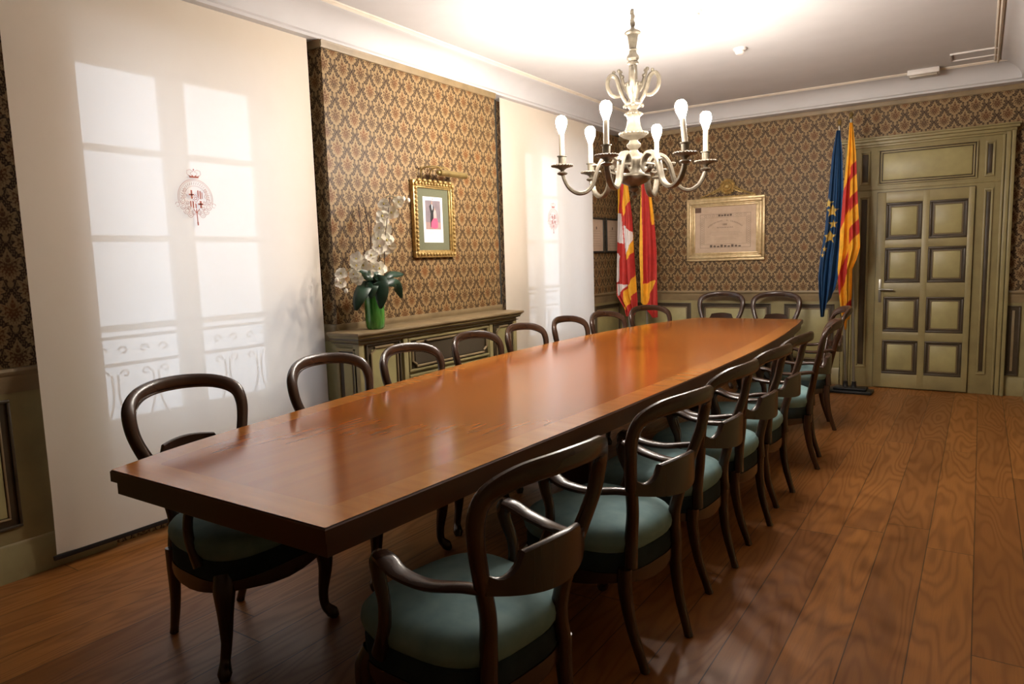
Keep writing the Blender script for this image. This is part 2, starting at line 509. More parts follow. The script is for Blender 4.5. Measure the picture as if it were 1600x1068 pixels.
dado = [(0, .02), (.018, .02), (.018, .90), (0, .90)]
# back wall, left of the door and right of it; left wall beyond blind, near end
def yseg(x0, x1, tagn):
    for prof, nm, mt in ((dado, 'trim_7', 'olive'), (rail, 'trim_8', 'tan'), (base, 'baseboard_back', 'olive')):
        mb = MB(); mb.prism([(YB-p[0], p[1]) for p in prof], 'x', x0, x1); struct(mb.build(nm, mt))
yseg(XL, -1.20, 0); yseg(.20, XR, 1)
def xseg(y0, y1):
    for prof, nm, mt in ((dado, 'trim_9', 'olive'), (rail, 'trim_10', 'tan'), (base, 'baseboard_left', 'olive')):
        mb = MB(); mb.prism([(XL+p[0], p[1]) for p in prof], 'y', y0, y1); struct(mb.build(nm, mt))
xseg(YF, 1.74); xseg(7.12, YB)
for x0, x1 in ((-3.56, -2.80), (-2.68, -1.90), (-1.76, -1.26)):
    struct(wains_panel('x', x0, x1, .21, .845, YB-.018, -1).build('trim_11'))
struct(wains_panel('x', .215, .325, .19, .845, YB-.018, -1).build('trim_11'))
for y0, y1 in ((.62, 1.335), (-.25, .50)):
    struct(wains_panel('y', y0, y1, .245, .845, XL+.018, 1).build('trim_12'))
struct(wains_panel('y', 7.22, 7.88, .21, .845, XL+.018, 1).build('trim_12'))
mb = MB()
for prof, mt in ((dado, 'olive'), (rail, 'tan'), (base, 'olive')):
    mb.mat(mt).prism([(XR-p[0], p[1]) for p in prof], 'y', YF, YB-.03)
struct(mb.build('trim_13'))
# wainscot on the pier's near return and behind the radiator cabinet
mb = MB().mat('olive'); mb.prism([(PY0-p[0]*.8, p[1]) for p in dado], 'x', XL, PX+.014); mb.prism([(PX+p[0]*.8, p[1]) for p in dado], 'y', PY0-.014, PY1)
mb.mat('tan'); mb.prism([(PY0-p[0]*.45, p[1]+.03) for p in rail], 'x', XL, PX+.02); mb.prism([(PX+p[0]*.45, p[1]+.03) for p in rail], 'y', PY0-.02, PY1)
struct(mb.build('trim_14'))

# ------------------------------------------------------------------ windows (French windows, seen through the blinds)
def french(k, y0, y1):
    fx = XL-.25
    root = empty('window_%d' % k, (fx, (y0+y1)/2, WZ0)); struct(root)
    ox, oy, oz = root.location
    def B(mb, p, q, r, s, d0=-.03, d1=.03, bv=.004): mb.box(d0, d1, p-oy, q-oy, r-oz, s-oz, bv)
    mb = MB(); B(mb, y0, y0+.05, WZ0, WZ1); B(mb, y1-.05, y1, WZ0, WZ1); B(mb, y0, y1, WZ1-.05, WZ1); B(mb, y0, y1, WZ0, WZ0+.04)
    mb.build('window_frame', 'white_frame', root)
    mid = (y0+y1)/2+.0
    for (a, b) in ((y0+.05, mid), (mid, y1-.05)):
        mb = MB()
        B(mb, a, a+.075 if a > mid-.01 else a+.03, WZ0+.04, WZ1-.05, -.022, .022)
        B(mb, b-.075 if b < mid+.01 else b-.05, b, WZ0+.04, WZ1-.05, -.022, .022)
        B(mb, a, b, WZ1-.10, WZ1-.05, -.022, .022); B(mb, a, b, WZ0+.04, WZ0+.50, -.022, .022)
        for z in (1.10, 1.59, 2.07): B(mb, a, b, z-.018, z+.018, -.018, .018)
        leaf = mb.build('window_leaf', 'white_frame', root)
        mb = MB(); B(mb, a+.02, b-.02, WZ0+.45, WZ1-.08, -.003, .003, 0); mb.build('pane', 'glass', leaf, smooth=False)
    # wrought-iron balcony railing outside
    rx = XL-.55
    rt = empty('balcony_railing', (rx, (y0+y1)/2, .0), 0,
               ['scrolled iron balcony railing faintly seen through the nearer window blind', 'scrolled iron balcony railing outside the window behind the farther blind'][k-1], 'railing', 'balcony railings')
    mb = MB()
    L = (y1-y0)/2+.25
    for z in (.05, .86, 1.02): mb.box(-.012, .012, -L, L, z-.010, z+.010)
    mb.build('rail', 'iron', rt)
    for j in range(-6, 7):
        yy = j*.125
        mb = MB()
        s = 1 if j % 2 else -1
        pts = [(0, yy+.03*math.cos(q)*(1-q/8)*s, .80+.03*math.sin(q)*(1-q/8)) for q in [x*.6 for x in range(10)]]
        mb.sweep(pts, (.006, .006), (1, 0, 0), 6)
        pts = crom([(0, yy+.045*s, .80), (0, yy+.04*s, .62), (0, yy-.03*s, .42), (0, yy+.02*s, .22), (0, yy+.05*s, .06)], 5)
        mb.sweep(pts, (.007, .007), (1, 0, 0), 6)
        pts = [(0, yy+.03*math.cos(q)*(1-q/8)*s, .94+.03*math.sin(q)*(1-q/8)) for q in [x*.6 for x in range(10)]]
        mb.sweep(pts, (.006, .006), (1, 0, 0), 6)
        mb.build('scroll', 'iron', rt)
for k, w in enumerate(WIN): french(k+1, *w)
mb = MB(); mb.box(XL-.95, XL-.36, YF, YB, -.1, 0.02); struct(mb.build('trim_15', 'stone', smooth=False))

# ------------------------------------------------------------------ roller blinds with printed coat of arms
def blind(y0, y1, zb, ey, ez, es, label):
    root = empty('roller_blind', (-3.605, (y0+y1)/2, zb), 0, label, 'blind', 'roller blinds over the windows')
    L = (y1-y0)/2
    mb = MB(); n = 40; zt = 2.96-zb
    rows = [0, .02, .3, .8, 1.5, zt]
    vs = []
    for z in rows:
        vs.append([mb.b.verts.new((.004*math.sin(k/n*9+z)*min(1, (zt-z)*.6) - (.012*(1-z/.3)**2*(1 if z < .3 else 0))*(1 if k < 2 else .2), -L+2*L*k/n, z)) for k in range(n+1)])
    for a, b in zip(vs, vs[1:]):
        for k in range(n): mb._f([a[k], a[k+1], b[k+1], b[k]])
    fab = mb.build('fabric', 'blind', root)
    mb = MB(); mb.box(-.008, .008, -L-.02, L+.0, -.022, .0, .004); mb.build('bottom_bar', 'black', root)
    mb = MB().mat('plastic'); mb.sweep([(0, -L-.01, zt-.03), (0, L+.01, zt-.03)], (.022, .022), (1, 0, 0), 12); mb.build('roller_tube', None, root)
    # coat of arms, printed: built as a thin relief a millimetre proud
    def P(u, v): return (.010, ey-(y0+y1)/2+u*es, ez-zb+v*es)
    mb = MB()
    def line(pts, w=.006, mt='emblem_pale', cl=False):
        mb.mat(mt); mb.sweep([P(*p) for p in pts], (w*es, .0008), (0, 0, 1), 6, closed=cl) if False else mb.sweep([P(*p) for p in pts], (.0008, w*es), (1, 0, 0), 6, closed=cl)
    def poly(pts, mt='emblem'): mb.mat(mt); mb.prism([P(*p)[1:] for p in pts], 'x', .0095, .0105)
    for rr, w in ((.80, .012), (.74, .008), (.52, .008)):
        line([(rr*math.sin(a), rr*math.cos(a)*(1.0 if rr > .6 else 1.0)) for a in [R(-108+216*k/40) for k in range(41)]], w)
    for sg in (-1, 1):
        line([(sg*(.84+.09*math.cos(a)), -.28+.09*math.sin(a)) for a in [R(k*30) for k in range(11)]], .009)
    for k in range(22):     # lettering band suggested by short strokes of the motto ribbon
        a = R(-92+184*k/21); s_ = math.sin(a); c_ = math.cos(a)
        line([(.58*s_, .58*c_), (.68*s_+.03*c_, .68*c_-.03*s_)], .010)
    for sg in (-1, 1):      # foliage scrolls
        for (cx_, cz_, rr) in ((.52, .10, .10), (.60, -.12, .11), (.60, -.36, .12), (.46, -.54, .13), (.28, -.68, .13), (.40, -.20, .08), (.34, -.42, .08), (.48, .32, .07), (.14, -.60, .09)):
            line([(sg*(cx_+rr*math.cos(a)), cz_+rr*math.sin(a)) for a in [R(40+k*32) for k in range(11)]], .011)
            line([(sg*(cx_+rr*.45*math.cos(a)), cz_+rr*.45*math.sin(a)) for a in [R(200+k*40) for k in range(8)]], .010)
    # lozenge shield quartered: cross of St George and pallets
    poly([(-.30, .18), (-.06, .18), (-.06, .12), (-.30, .12)]); poly([(-.21, .34), (-.14, .34), (-.14, -.02), (-.21, -.02)])
    poly([(.10, .34), (.15, .34), (.15, .03), (.10, .12)]); poly([(.20, .32), (.25, .32), (.25, -.04), (.20, 0)]); poly([(.29, .28), (.32, .26), (.32, .0), (.29, 0)])
    poly([(-.27, -.12), (-.22, -.12), (-.22, -.38), (-.27, -.34)]); poly([(-.16, -.10), (-.10, -.14), (-.10, -.42), (-.16, -.40)]); poly([(-.04, -.20), (.01, -.24), (.01, -.42), (-.04, -.42)])
    poly([(.10, -.20), (.32, -.20), (.32, -.27), (.10, -.27)]); poly([(.18, -.10), (.26, -.10), (.26, -.40), (.18, -.40)])
    line([(0, .16), (.16, 0), (0, -.17), (-.16, 0)], .012, 'emblem', True)
    line([(.06*math.cos(R(k*45)), .06*math.sin(R(k*45))) for k in range(8)], .012, 'emblem', True)
    # crown
    poly([(-.20, .86), (.20, .86), (.24, .97), (.12, .92), (.08, .98), (0, .91), (-.08, .98), (-.12, .92), (-.24, .97)])
    for q in (-1, 1):
        line([(q*.18, .90), (q*.32, 1.02), (q*.30, 1.16), (q*.16, 1.20), (q*.02, 1.12)], .010)
        line([(q*.10, .94), (q*.16, 1.06), (q*.04, 1.12)], .010)
    line([(.02*math.cos(R(k*45)), 1.20+.03*math.sin(R(k*45))) for k in range(8)], .012, 'emblem', True)
    # staff with forked ribbon
    poly([(-.02, -.45), (.02, -.45), (.035, -1.02), (-.005, -1.05)]); poly([(-.02, -1.0), (.05, -1.0), (.05, -1.14), (-.005, -1.14)])
    line([(-.14, -.44), (-.02, -.60), (.02, -.60), (.14, -.44)], .016, 'emblem')
    mb.build('printed_emblem', None, root, smooth=False)
blind(1.437, 3.147, .078, 2.293, 1.795, .128, 'wide cream roller blind hanging beside the first dining chair, nearer window')
blind(5.292, 7.065, .078, 6.175, 1.803, .128, 'farther cream roller blind, between the gold-lit pier and the small framed certificates')

# ------------------------------------------------------------------ door
def door():
    root = empty('door_1', (-.475, YB, 0)); struct(root)
    ox = -.475
    def B(mb, x0, x1, z0, z1, d0, d1, bv=.004): mb.box(x0-ox, x1-ox, -d1, -d0, z0, z1, bv)
    # casing
    mb = MB().mat('olive')
    B(mb, -1.17, .20, 0, 2.44, 0, .035, .002)
    for (a, b, d) in ((-1.185, -1.155, .075), (-1.15, -1.115, .062), (-1.108, -1.09, .052)):
        B(mb, a, b, 0, 2.44, .03, d); B(mb, -.965-b+.0, -.965-a, 0, 2.44, .03, d)
    # head cornice
    for (z0, z1, d, e) in ((2.405, 2.425, .055, 0), (2.425, 2.455, .075, .01), (2.455, 2.48, .10, .03), (2.48, 2.495, .115, .04)):
        B(mb, -1.185-e, .215+e, z0, z1, .0, d)
    B(mb, -1.09, .13, 1.985, 2.005, .03, .045)
    mb.build('door_frame', None, root)
    # pilaster panels and transom
    for (x0, x1, z0, z1) in ((-1.045, -.955, .20, 1.93), (-1.045, -.955, 2.04, 2.37), (.0, .07, .19, 1.93), (-.005, .07, 2.04, 2.36)):
        mb = MB().mat('brown'); B(mb, x0+.02, x1-.02, z0+.03, z1-.03, .033, .038)
        mb.mat('olive'); frame_ring(mb, 'x', x0-ox, x1-ox, z0, z1, .016, -.048, -.030, .003)
        mb.build('pilaster_panel', None, root)
    mb = MB().mat('brown'); B(mb, -.885, -.06, 2.03, 2.375, .034, .038)
    mb.mat('olive'); frame_ring(mb, 'x', -.885-ox, -.06-ox, 2.03, 2.375, .014, -.052, -.032); frame_ring(mb, 'x', -.862-ox, -.083-ox, 2.053, 2.352, .012, -.046, -.032, .003)
    mb.mat('olive_panel'); B(mb, -.842, -.103, 2.073, 2.332, .034, .046, .008)
    mb.build('transom_panel', None, root)
    # leaf
    mb = MB().mat('brown'); B(mb, -.885, -.065, .008, 1.962, .030, .040, 0)
    mb.mat('olive')
    xs = (-.80, -.49, -.43, -.12); X0, X1 = -.88, -.07
    zs = [(.15, .49), (.575, .925), (1.065, 1.41), (1.49, 1.85)]
    B(mb, X0, xs[0], .012, 1.955, .036, .060); B(mb, xs[1], xs[2], .012, 1.955, .036, .0598); B(mb, xs[3], X1, .012, 1.955, .036, .060)
    ze = [.012]+[v for z in zs for v in z]+[1.955]
    for i in range(0, 10, 2): B(mb, X0, X1, ze[i], ze[i+1], .036, .0595)
    leaf = mb.build('door_leaf', None, root)
    for (a, b) in ((xs[0], xs[1]), (xs[2], xs[3])):
        for (z0, z1) in zs:
            mb = MB().mat('brown'); B(mb, a, b, z0, z1, .038, .043, 0); frame_ring(mb, 'x', a-ox, b-ox, z0, z1, .020, -.056, -.040, .006)
            mb.mat('tan'); frame_ring(mb, 'x', a+.036-ox, b-.036-ox, z0+.036, z1-.036, .006, -.052, -.040, .002)
            mb.mat('olive_panel'); B(mb, a+.044, b-.044, z0+.044, z1-.044, .04, .057, .008)
            mb.build('door_panel', None, leaf)
    mb = MB().mat('steel'); B(mb, -.848, -.822, .87, 1.10, .060, .065, .003)
    mb.sweep([(-.835-ox, -.062, 1.0), (-.835-ox, -.105, 1.0)], (.009, .009), (1, 0, 0), 10)
    mb.sweep([(-.84-ox, -.105, 1.0), (-.78-ox, -.108, 1.0), (-.715-ox, -.105, .997)], (.010, .007), (0, 0, 1), 10)
    mb.build('door_handle', None, leaf)
door()

# ------------------------------------------------------------------ ceiling fittings
for (x, y, lab, rr) in ((-1.64, 5.78, 'small round white ceiling detector farther from the chandelier rod', .05), (-1.64, 4.72, 'round white ceiling detector nearest the chandelier rod', .05)):
    t = empty('smoke_detector', (x, y, ZC), 0, lab, 'detector', 'ceiling detectors')
    mb = MB(); mb.lathe([(rr, 0), (rr, -.012), (rr*.9, -.018), (rr*.85, -.02)]); mb.build('base', 'plastic', t)
    mb = MB(); mb.lathe([(rr*.7, -.02), (rr*.72, -.034), (rr*.5, -.046), (0, -.048)]); mb.build('sensor_head', 'plastic', t)
t = empty('emergency_light', (-.50, 7.56, ZC), 0, 'white box-shaped emergency light on the ceiling edge above the door', 'light')
mb = MB(); mb.box(-.125, .125, -.06, .06, -.045, 0, .006); mb.build('housing', 'plastic', t)
mb = MB(); mb.box(-.11, .11, -.052, .052, -.066, -.0455, .006); mb.build('diffuser', 'plastic_clear', t)
t = empty('ceiling_hatch', (-.115, 7.24, ZC), 0, 'flat white rectangular hatch in the ceiling near the right corner', 'hatch')
mb = MB(); frame_ring(mb, 'x', -.17, .17, -.13, .13, .012, 0, .001)
for v in mb.b.verts: v.co = Vector((v.co.x, v.co.z, -.012*(1 if v.co.y < .0005 else 0)))
mb.build('hatch_frame', 'plastic', t)
mb = MB(); mb.box(-.155, .155, -.115, .115, -.004, 0); mb.build('hatch_panel', 'plaster', t)
mb = MB(); mb.box(-.150, -.146, -.10, .05, -.008, -.0045); mb.build('hinge', 'black', t)

# ================================================================== conference table
TZ = .78
def arc_outline():
    Lf = crom([(-2.30, 1.09, 0), (-2.39, 1.43, 0), (-2.47, 1.93, 0), (-2.56, 2.61, 0), (-2.65, 3.55, 0), (-2.67, 4.31, 0), (-2.66, 4.95, 0), (-2.59, 5.75, 0), (-2.48, 6.30, 0), (-2.34, 6.80, 0)], 5)
    Rt = crom([(-1.29, 1.09, 0), (-1.27, 1.50, 0), (-1.25, 1.95, 0), (-1.225, 2.55, 0), (-1.195, 3.70, 0), (-1.19, 4.60, 0), (-1.22, 5.43, 0), (-1.29, 6.30, 0), (-1.35, 6.86, 0)], 5)
    return [(p.x, p.y) for p in Lf], [(p.x, p.y) for p in Rt]
Lf, Rt = arc_outline()
def inset_poly(poly, d):
    n = len(poly); out = []
    for i in range(n):
        a, b, c = Vector(poly[i-1]), Vector(poly[i]), Vector(poly[(i+1) % n])
        e1 = (b-a).normalized(); e2 = (c-b).normalized()
        n1 = Vector((e1.y, -e1.x)); n2 = Vector((e2.y, -e2.x)); nn = n1+n2
        nn /= max(.35, nn.dot(nn)*.5)**1.0 if nn.length > 0 else 1
        out.append((b.x+nn.x*d, b.y+nn.y*d))
    return out
loop = Lf + Rt[::-1]        # clockwise seen from above -> right-hand normal points inside
def slab(mb, poly, z0, z1, bv=.004):
    lo = [mb.b.verts.new((x, y, z0)) for x, y in poly]
    pi_ = inset_poly(poly, bv)
    m1 = [mb.b.verts.new((x, y, z1-bv)) for x, y in poly]; m2 = [mb.b.verts.new((x, y, z1)) for x, y in pi_]
    n = len(poly)
    for i in range(n):
        j = (i+1) % n
        mb._f([lo[i], lo[j], m1[j], m1[i]]); mb._f([m1[i], m1[j], m2[j], m2[i]])
    mb._f(lo); return m2
table = empty('conference_table', (-1.9, 4.0, 0), 0, 'long boat-shaped polished mahogany conference table under the chandelier', 'table')
def TB(mb, name, mat=None, **k):
    o = mb.build(name, mat, table, **k); o.location = (1.9, -4.0, 0); return o
mb = MB().mat('edge'); slab(mb, loop, TZ-.038, TZ-.002); 
inn = inset_poly(loop, .004); TB(mb, 'tabletop_edge')
# veneered field and crossbanding (two materials on one top surface)
mb = MB()
bw = .115
bandw = [(x+bw, min(max(y, 1.09+bw), 6.82-bw)) for x, y in Lf] + [(x-bw, min(max(y, 1.09+bw), 6.85-bw)) for x, y in Rt[::-1]]
outer = [mb.b.verts.new((x, y, TZ)) for x, y in inn]; inner = [mb.b.verts.new((x, y, TZ)) for x, y in bandw]
nL = len(Lf); n = len(loop)
mb.mat('band')
for i in range(n):
    j = (i+1) % n; mb._f([outer[i], outer[j], inner[j], inner[i]])
mb.mat('top')
for i in range(nL-1):
    a, b = inner[i], inner[i+1]
    # match to right side by index proportion
    ri0 = n-1-round(i*(len(Rt)-1)/(nL-1)); ri1 = n-1-round((i+1)*(len(Rt)-1)/(nL-1))
    if ri0 == ri1: mb._f([a, b, inner[ri1]])
    else: mb._f([a, b, inner[ri1], inner[ri0]])
bmesh.ops.recalc_face_normals(mb.b, faces=mb.b.faces)
for f in mb.b.faces:
    if f.normal.z < 0: f.normal_flip()
o = TB(mb, 'tabletop', smooth=False)
mb = MB(); slab(mb, inset_poly(loop, .014), TZ-.082, TZ-.038, .002); TB(mb, 'apron', 'edge')
for yy in (3.45, 5.35):
    mb = MB()
    mb.box(-2.22, -1.62, yy-.10, yy+.10, TZ-.11, TZ-.082, .005)
    mb.box(-2.06, -1.78, yy-.07, yy+.07, .13, TZ-.11, .02)
    for sx in (-1, 1):
        pts = crom([(-1.92+sx*.10, yy, .16), (-1.92+sx*.25, yy, .13), (-1.92+sx*.36, yy, .06), (-1.92+sx*.42, yy, .03)], 4)
        mb.sweep(pts, lerpsizes([(.06, .05), (.045, .045), (.03, .04), (.03, .04)], len(pts)), (0, 0, 1), 10, .6)
    TB(mb, 'pedestal', 'edge')

# ================================================================== chairs
def make_chair():
    t = empty('dining_chair')
    W2 = .235
    # back loop: two posts joined by an arched, slightly bowed crest
    half = [(-.218, -.150, .36), (-.215, -.142, .46), (-.232, -.158, .56), (-.252, -.196, .67), (-.274, -.230, .77), (-.286, -.238, .84), (-.306, -.222, .892), (-.345, -.160, .926), (-.380, -.06, .940)]
    pts = half + [(a, -b, c) for a, b, c in half[::-1]]
    P = crom(pts, 5)
    key = [(.022, .022), (.022, .022), (.020, .021), (.019, .021), (.018, .022), (.018, .025), (.016, .027), (.015, .027), (.015, .027)]
    mb = MB(); mb.sweep(P, lerpsizes(key+key[::-1], len(P)), (1, 0, 0), 12, .8)
    # inner bead of the loop
    Q = []
    cz = .70
    for p in P:
        if p.z > .55:
            d = Vector((0, -p.y, cz-p.z)); d.normalize(); Q.append(p + d*.024 + Vector((.006, 0, 0)))
    mb.sweep(Q, (.006, .005), (1, 0, 0), 8)
    mb.build('back_frame', 'chair', t)
    # scalloped lower back rail, bowed in plan
    mb = MB(); n = 33; rows = []
    for i in range(n):
        y = -.195+.39*i/(n-1); ay = abs(y)
        x = -.255-.072*(1-(y/.195)**2)
        zt = .690 + (.036 if ay < .110 else max(0, .036*(1-(ay-.110)/.014)) if ay < .124 else 0) - (.020*math.sin((ay-.124)/.071*PI) if ay > .124 else 0) + (.012*math.cos(ay/.110*PI/2) if ay < .110 else 0)
        zb = .632 - .022*math.cos(y/.195*PI/2)
        nx = .011
        rows.append([mb.b.verts.new(q) for q in ((x-nx, y, zb), (x+nx, y, zb), (x+nx, y, zt-.004), (x+nx*.4, y, zt), (x-nx*.4, y, zt), (x-nx, y, zt-.004))])
    for a, b in zip(rows, rows[1:]):
        for k in range(6): mb._f([a[k], a[(k+1) % 6], b[(k+1) % 6], b[k]])
    mb._f(rows[0][::-1]); mb._f(rows[-1])
    mb.build('back_rail', 'chair', t)
    # arms
    for s in (-1, 1):
        mb = MB()
        pts = crom([(-.250, s*.190, .640), (-.20, s*.208, .640), (-.11, s*.238, .630), (-.02, s*.250, .638), (.035, s*.246, .656), (.068, s*.242, .662)], 5)
        mb.sweep(pts, lerpsizes([(.012, .016), (.012, .018), (.012, .023), (.012, .027), (.014, .029), (.013, .026)], len(pts)), (0, 0, 1), 12, .8)
        pts = crom([(.060, s*.243, .660), (.080, s*.244, .640), (.074, s*.246, .60), (.052, s*.250, .54), (.054, s*.252, .47), (.09, s*.246, .38)], 5)
        mb.sweep(pts, lerpsizes([(.022, .012), (.026, .016), (.020, .017), (.016, .016), (.017, .016), (.024, .018)], len(pts)), (1, 0, 0), 12, .8)
        mb.build('arm', 'chair', t)
    # seat plan outline
    def outl(k=1.0, n=40):
        o = []
        for i in range(n):
            a = 2*PI*i/n; c, s_ = math.cos(a), math.sin(a)
            e = .62
            x = math.copysign(abs(c)**e, c)*.235; y = math.copysign(abs(s_)**e, s_)
            w = .215+.048*(x+.235)/.47
            o.append((x*k+.012, y*w*k))
        return o
    def layers(mb, L):
        rings = []
        for k, z, sag in L:
            rings.append([mb.b.verts.new((x, y, z + sag*math.cos(x*9)*.5)) for x, y in outl(k)])
        for a, b in zip(rings, rings[1:]):
            n = len(a)
            for i in range(n): mb._f([a[i], a[(i+1) % n], b[(i+1) % n], b[i]])
        mb._f(rings[0][::-1])
        c = mb.b.verts.new((.012, 0, L[-1][1]+.002))
        for i in range(len(rings[-1])): mb._f([rings[-1][i], rings[-1][(i+1) % len(rings[-1])], c])
    mb = MB(); layers(mb, [(.97, .405, 0), (1.02, .425, 0), (1.035, .445, 0), (1.02, .465, 0), (.96, .482, 0), (.85, .494, 0), (.65, .503, 0), (.35, .508, 0)])
    mb.build('seat_cushion', 'velvet', t)
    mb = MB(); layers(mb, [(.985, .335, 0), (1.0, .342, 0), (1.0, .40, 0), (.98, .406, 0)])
    mb.build('seat_skirt', 'velvet_shaded', t)
    # serpentine wooden apron
    mb = MB(); o1 = outl(1.012, 64); n = len(o1); rr = []
    for (x, y) in o1:
        a = math.atan2(y, x); dip = .035*max(0, math.cos(2*a+PI))**.8*0 + .018*math.cos(4*a)
        zb = .292 - dip*.6; ix, iy = x*.94, y*.94
        rr.append([mb.b.verts.new(q) for q in ((ix, iy, zb), (x, y, zb), (x*1.01, y*1.01, zb+.012), (x, y, .338), (ix, iy, .338))])
    for i in range(n):
        a, b = rr[i], rr[(i+1) % n]
        for k in range(5): mb._f([a[k], a[(k+1) % 5], b[(k+1) % 5], b[k]])
    mb.build('seat_rail', 'chair', t)
    # legs
    for s in (-1, 1):
        mb = MB()
        pts = crom([(-.205, s*.168, .36), (-.205, s*.168, .28), (-.225, s*.160, .15), (-.262, s*.152, .03), (-.272, s*.150, 0)], 4)
        mb.sweep(pts, lerpsizes([(.024, .022), (.023, .021), (.018, .017), (.015, .014), (.016, .015)], len(pts)), (1, 0, 0), 12, .7)
        mb.build('leg', 'chair', t)
        mb = MB()
        pts = crom([(.165, s*.205, .35), (.182, s*.220, .30), (.186, s*.225, .22), (.172, s*.220, .12), (.168, s*.228, .055), (.186, s*.246, .022), (.196, s*.255, .0)], 5)
        mb.sweep(pts, lerpsizes([(.036, .034), (.037, .035), (.027, .025), (.019, .018), (.017, .017), (.024, .024), (.015, .015)], len(pts)), (1, 0, 0), 14, .85)
        mb.build('leg', 'chair', t)
    return t
proto = make_chair()
CH = [  # x, y, rot (deg), zscale, label
    (-2.305, 1.555, 1, 1.02, 'teal-seated bentwood armchair at the near left corner of the table, before the blind'),
    (-2.325, 2.31, 0, 1.01, 'second round-backed armchair on the blind side, half before blind and cabinet'),
    (-2.385, 2.97, 0, .98, 'round-backed armchair in front of the left end of the radiator cabinet'),
    (-2.46, 3.69, -2, .975, 'round-backed armchair in front of the right part of the radiator cabinet'),
    (-2.465, 4.30, -2, .972, 'round-backed armchair at the cabinet end, its back against the farther blind'),
    (-2.455, 4.94, -4, .972, 'round-backed armchair wholly before the farther blind'),
    (-2.42, 5.52, -10, .965, 'round-backed armchair beside the right edge of the farther blind'),
    (-2.36, 6.18, -26, .965, 'round-backed armchair turned toward the table below the red and yellow flags'),
    (-2.375, 7.44, -89, 1.02, 'round-backed armchair at the far table end, left one below the framed diploma'),
    (-1.80, 7.44, -91, 1.02, 'round-backed armchair at the far table end, nearer the blue flag'),
    (-1.165, 1.475, 172, 1.0, 'nearest armchair on the right side, dark back toward the viewer'),
    (-1.14, 2.28, 171, 1.0, 'second armchair on the right side of the table, teal seat lit'),
    (-1.15, 2.92, 176, 1.0, 'third armchair from the viewer along the right table edge'),
    (-1.14, 3.50, 175, 1.0, 'fourth armchair from the viewer along the right table edge'),
    (-1.15, 4.08, 176, 1.0, 'fifth armchair from the viewer along the right table edge'),
    (-1.12, 4.86, 188, 1.0, 'armchair on the right side standing apart before the flags, second from last'),
    (-1.21, 5.93, 197, 1.0, 'last armchair on the right side, angled below the striped flag'),
]
for i, (x, y, a, zs, lab) in enumerate(CH):
    c = proto if i == 0 else dup(proto)
    c.location = (x, y, 0); c.rotation_euler = (0, 0, R(a)); c.scale = (1, 1, zs)
    tag(c, lab, 'chair', 'armchairs around the conference table')

# ================================================================== chandelier
CX, CY_ = -1.95, 4.43
ch = empty('chandelier', (CX, CY_, 1.79), 0, 'six-armed pewter and ivory chandelier with lit bulbs above the table', 'chandelier')
z0 = 1.79
def CB(mb, name, mat=None, par=None):
    o = mb.build(name, mat, par or ch)
    return o
mb = MB()
mb.lathe([(0, 0), (.012, .005), (.022, .02), (.014, .035), (.010, .042), (.030, .055), (.034, .065), (.028, .078), (.045, .088), (.085, .105), (.106, .125), (.110, .138), (.112, .142), (.106, .150), (.075, .160), (.064, .172), (.062, .20), (.066, .215), (.074, .235), (.078, .25), (.074, .262), (.060, .285), (.035, .30), (.026, .315)], n=32)
CB(mb, 'lower_bowl', 'pewter')
mb = MB()
mb.lathe([(.020, .31), (.030, .325), (.046, .34), (.048, .352), (.034, .365), (.026, .378), (.040, .39), (.075, .402), (.090, .415), (.094, .425), (.084, .432), (.060, .437), (.056, .447), (.046, .475), (.040, .515), (.046, .535), (.056, .545), (.052, .556), (.034, .566), (.024, .578), (.034, .59), (.052, .602), (.054, .615), (.042, .632), (.028, .642), (.034, .66), (.046, .70), (.052, .73), (.056, .74), (.045, .752), (.030, .765), (.028, .82), (.026, .86), (.036, .865), (.038, .875), (.028, .885), (.040, .90), (.038, .915), (.026, .93), (.022, .95), (.032, .955), (.022, .965), (.026, .99), (.036, 1.05), (.052, 1.058), (.052, 1.066), (.04, 1.075), (.018, 1.085), (.012, 1.095)], n=28)
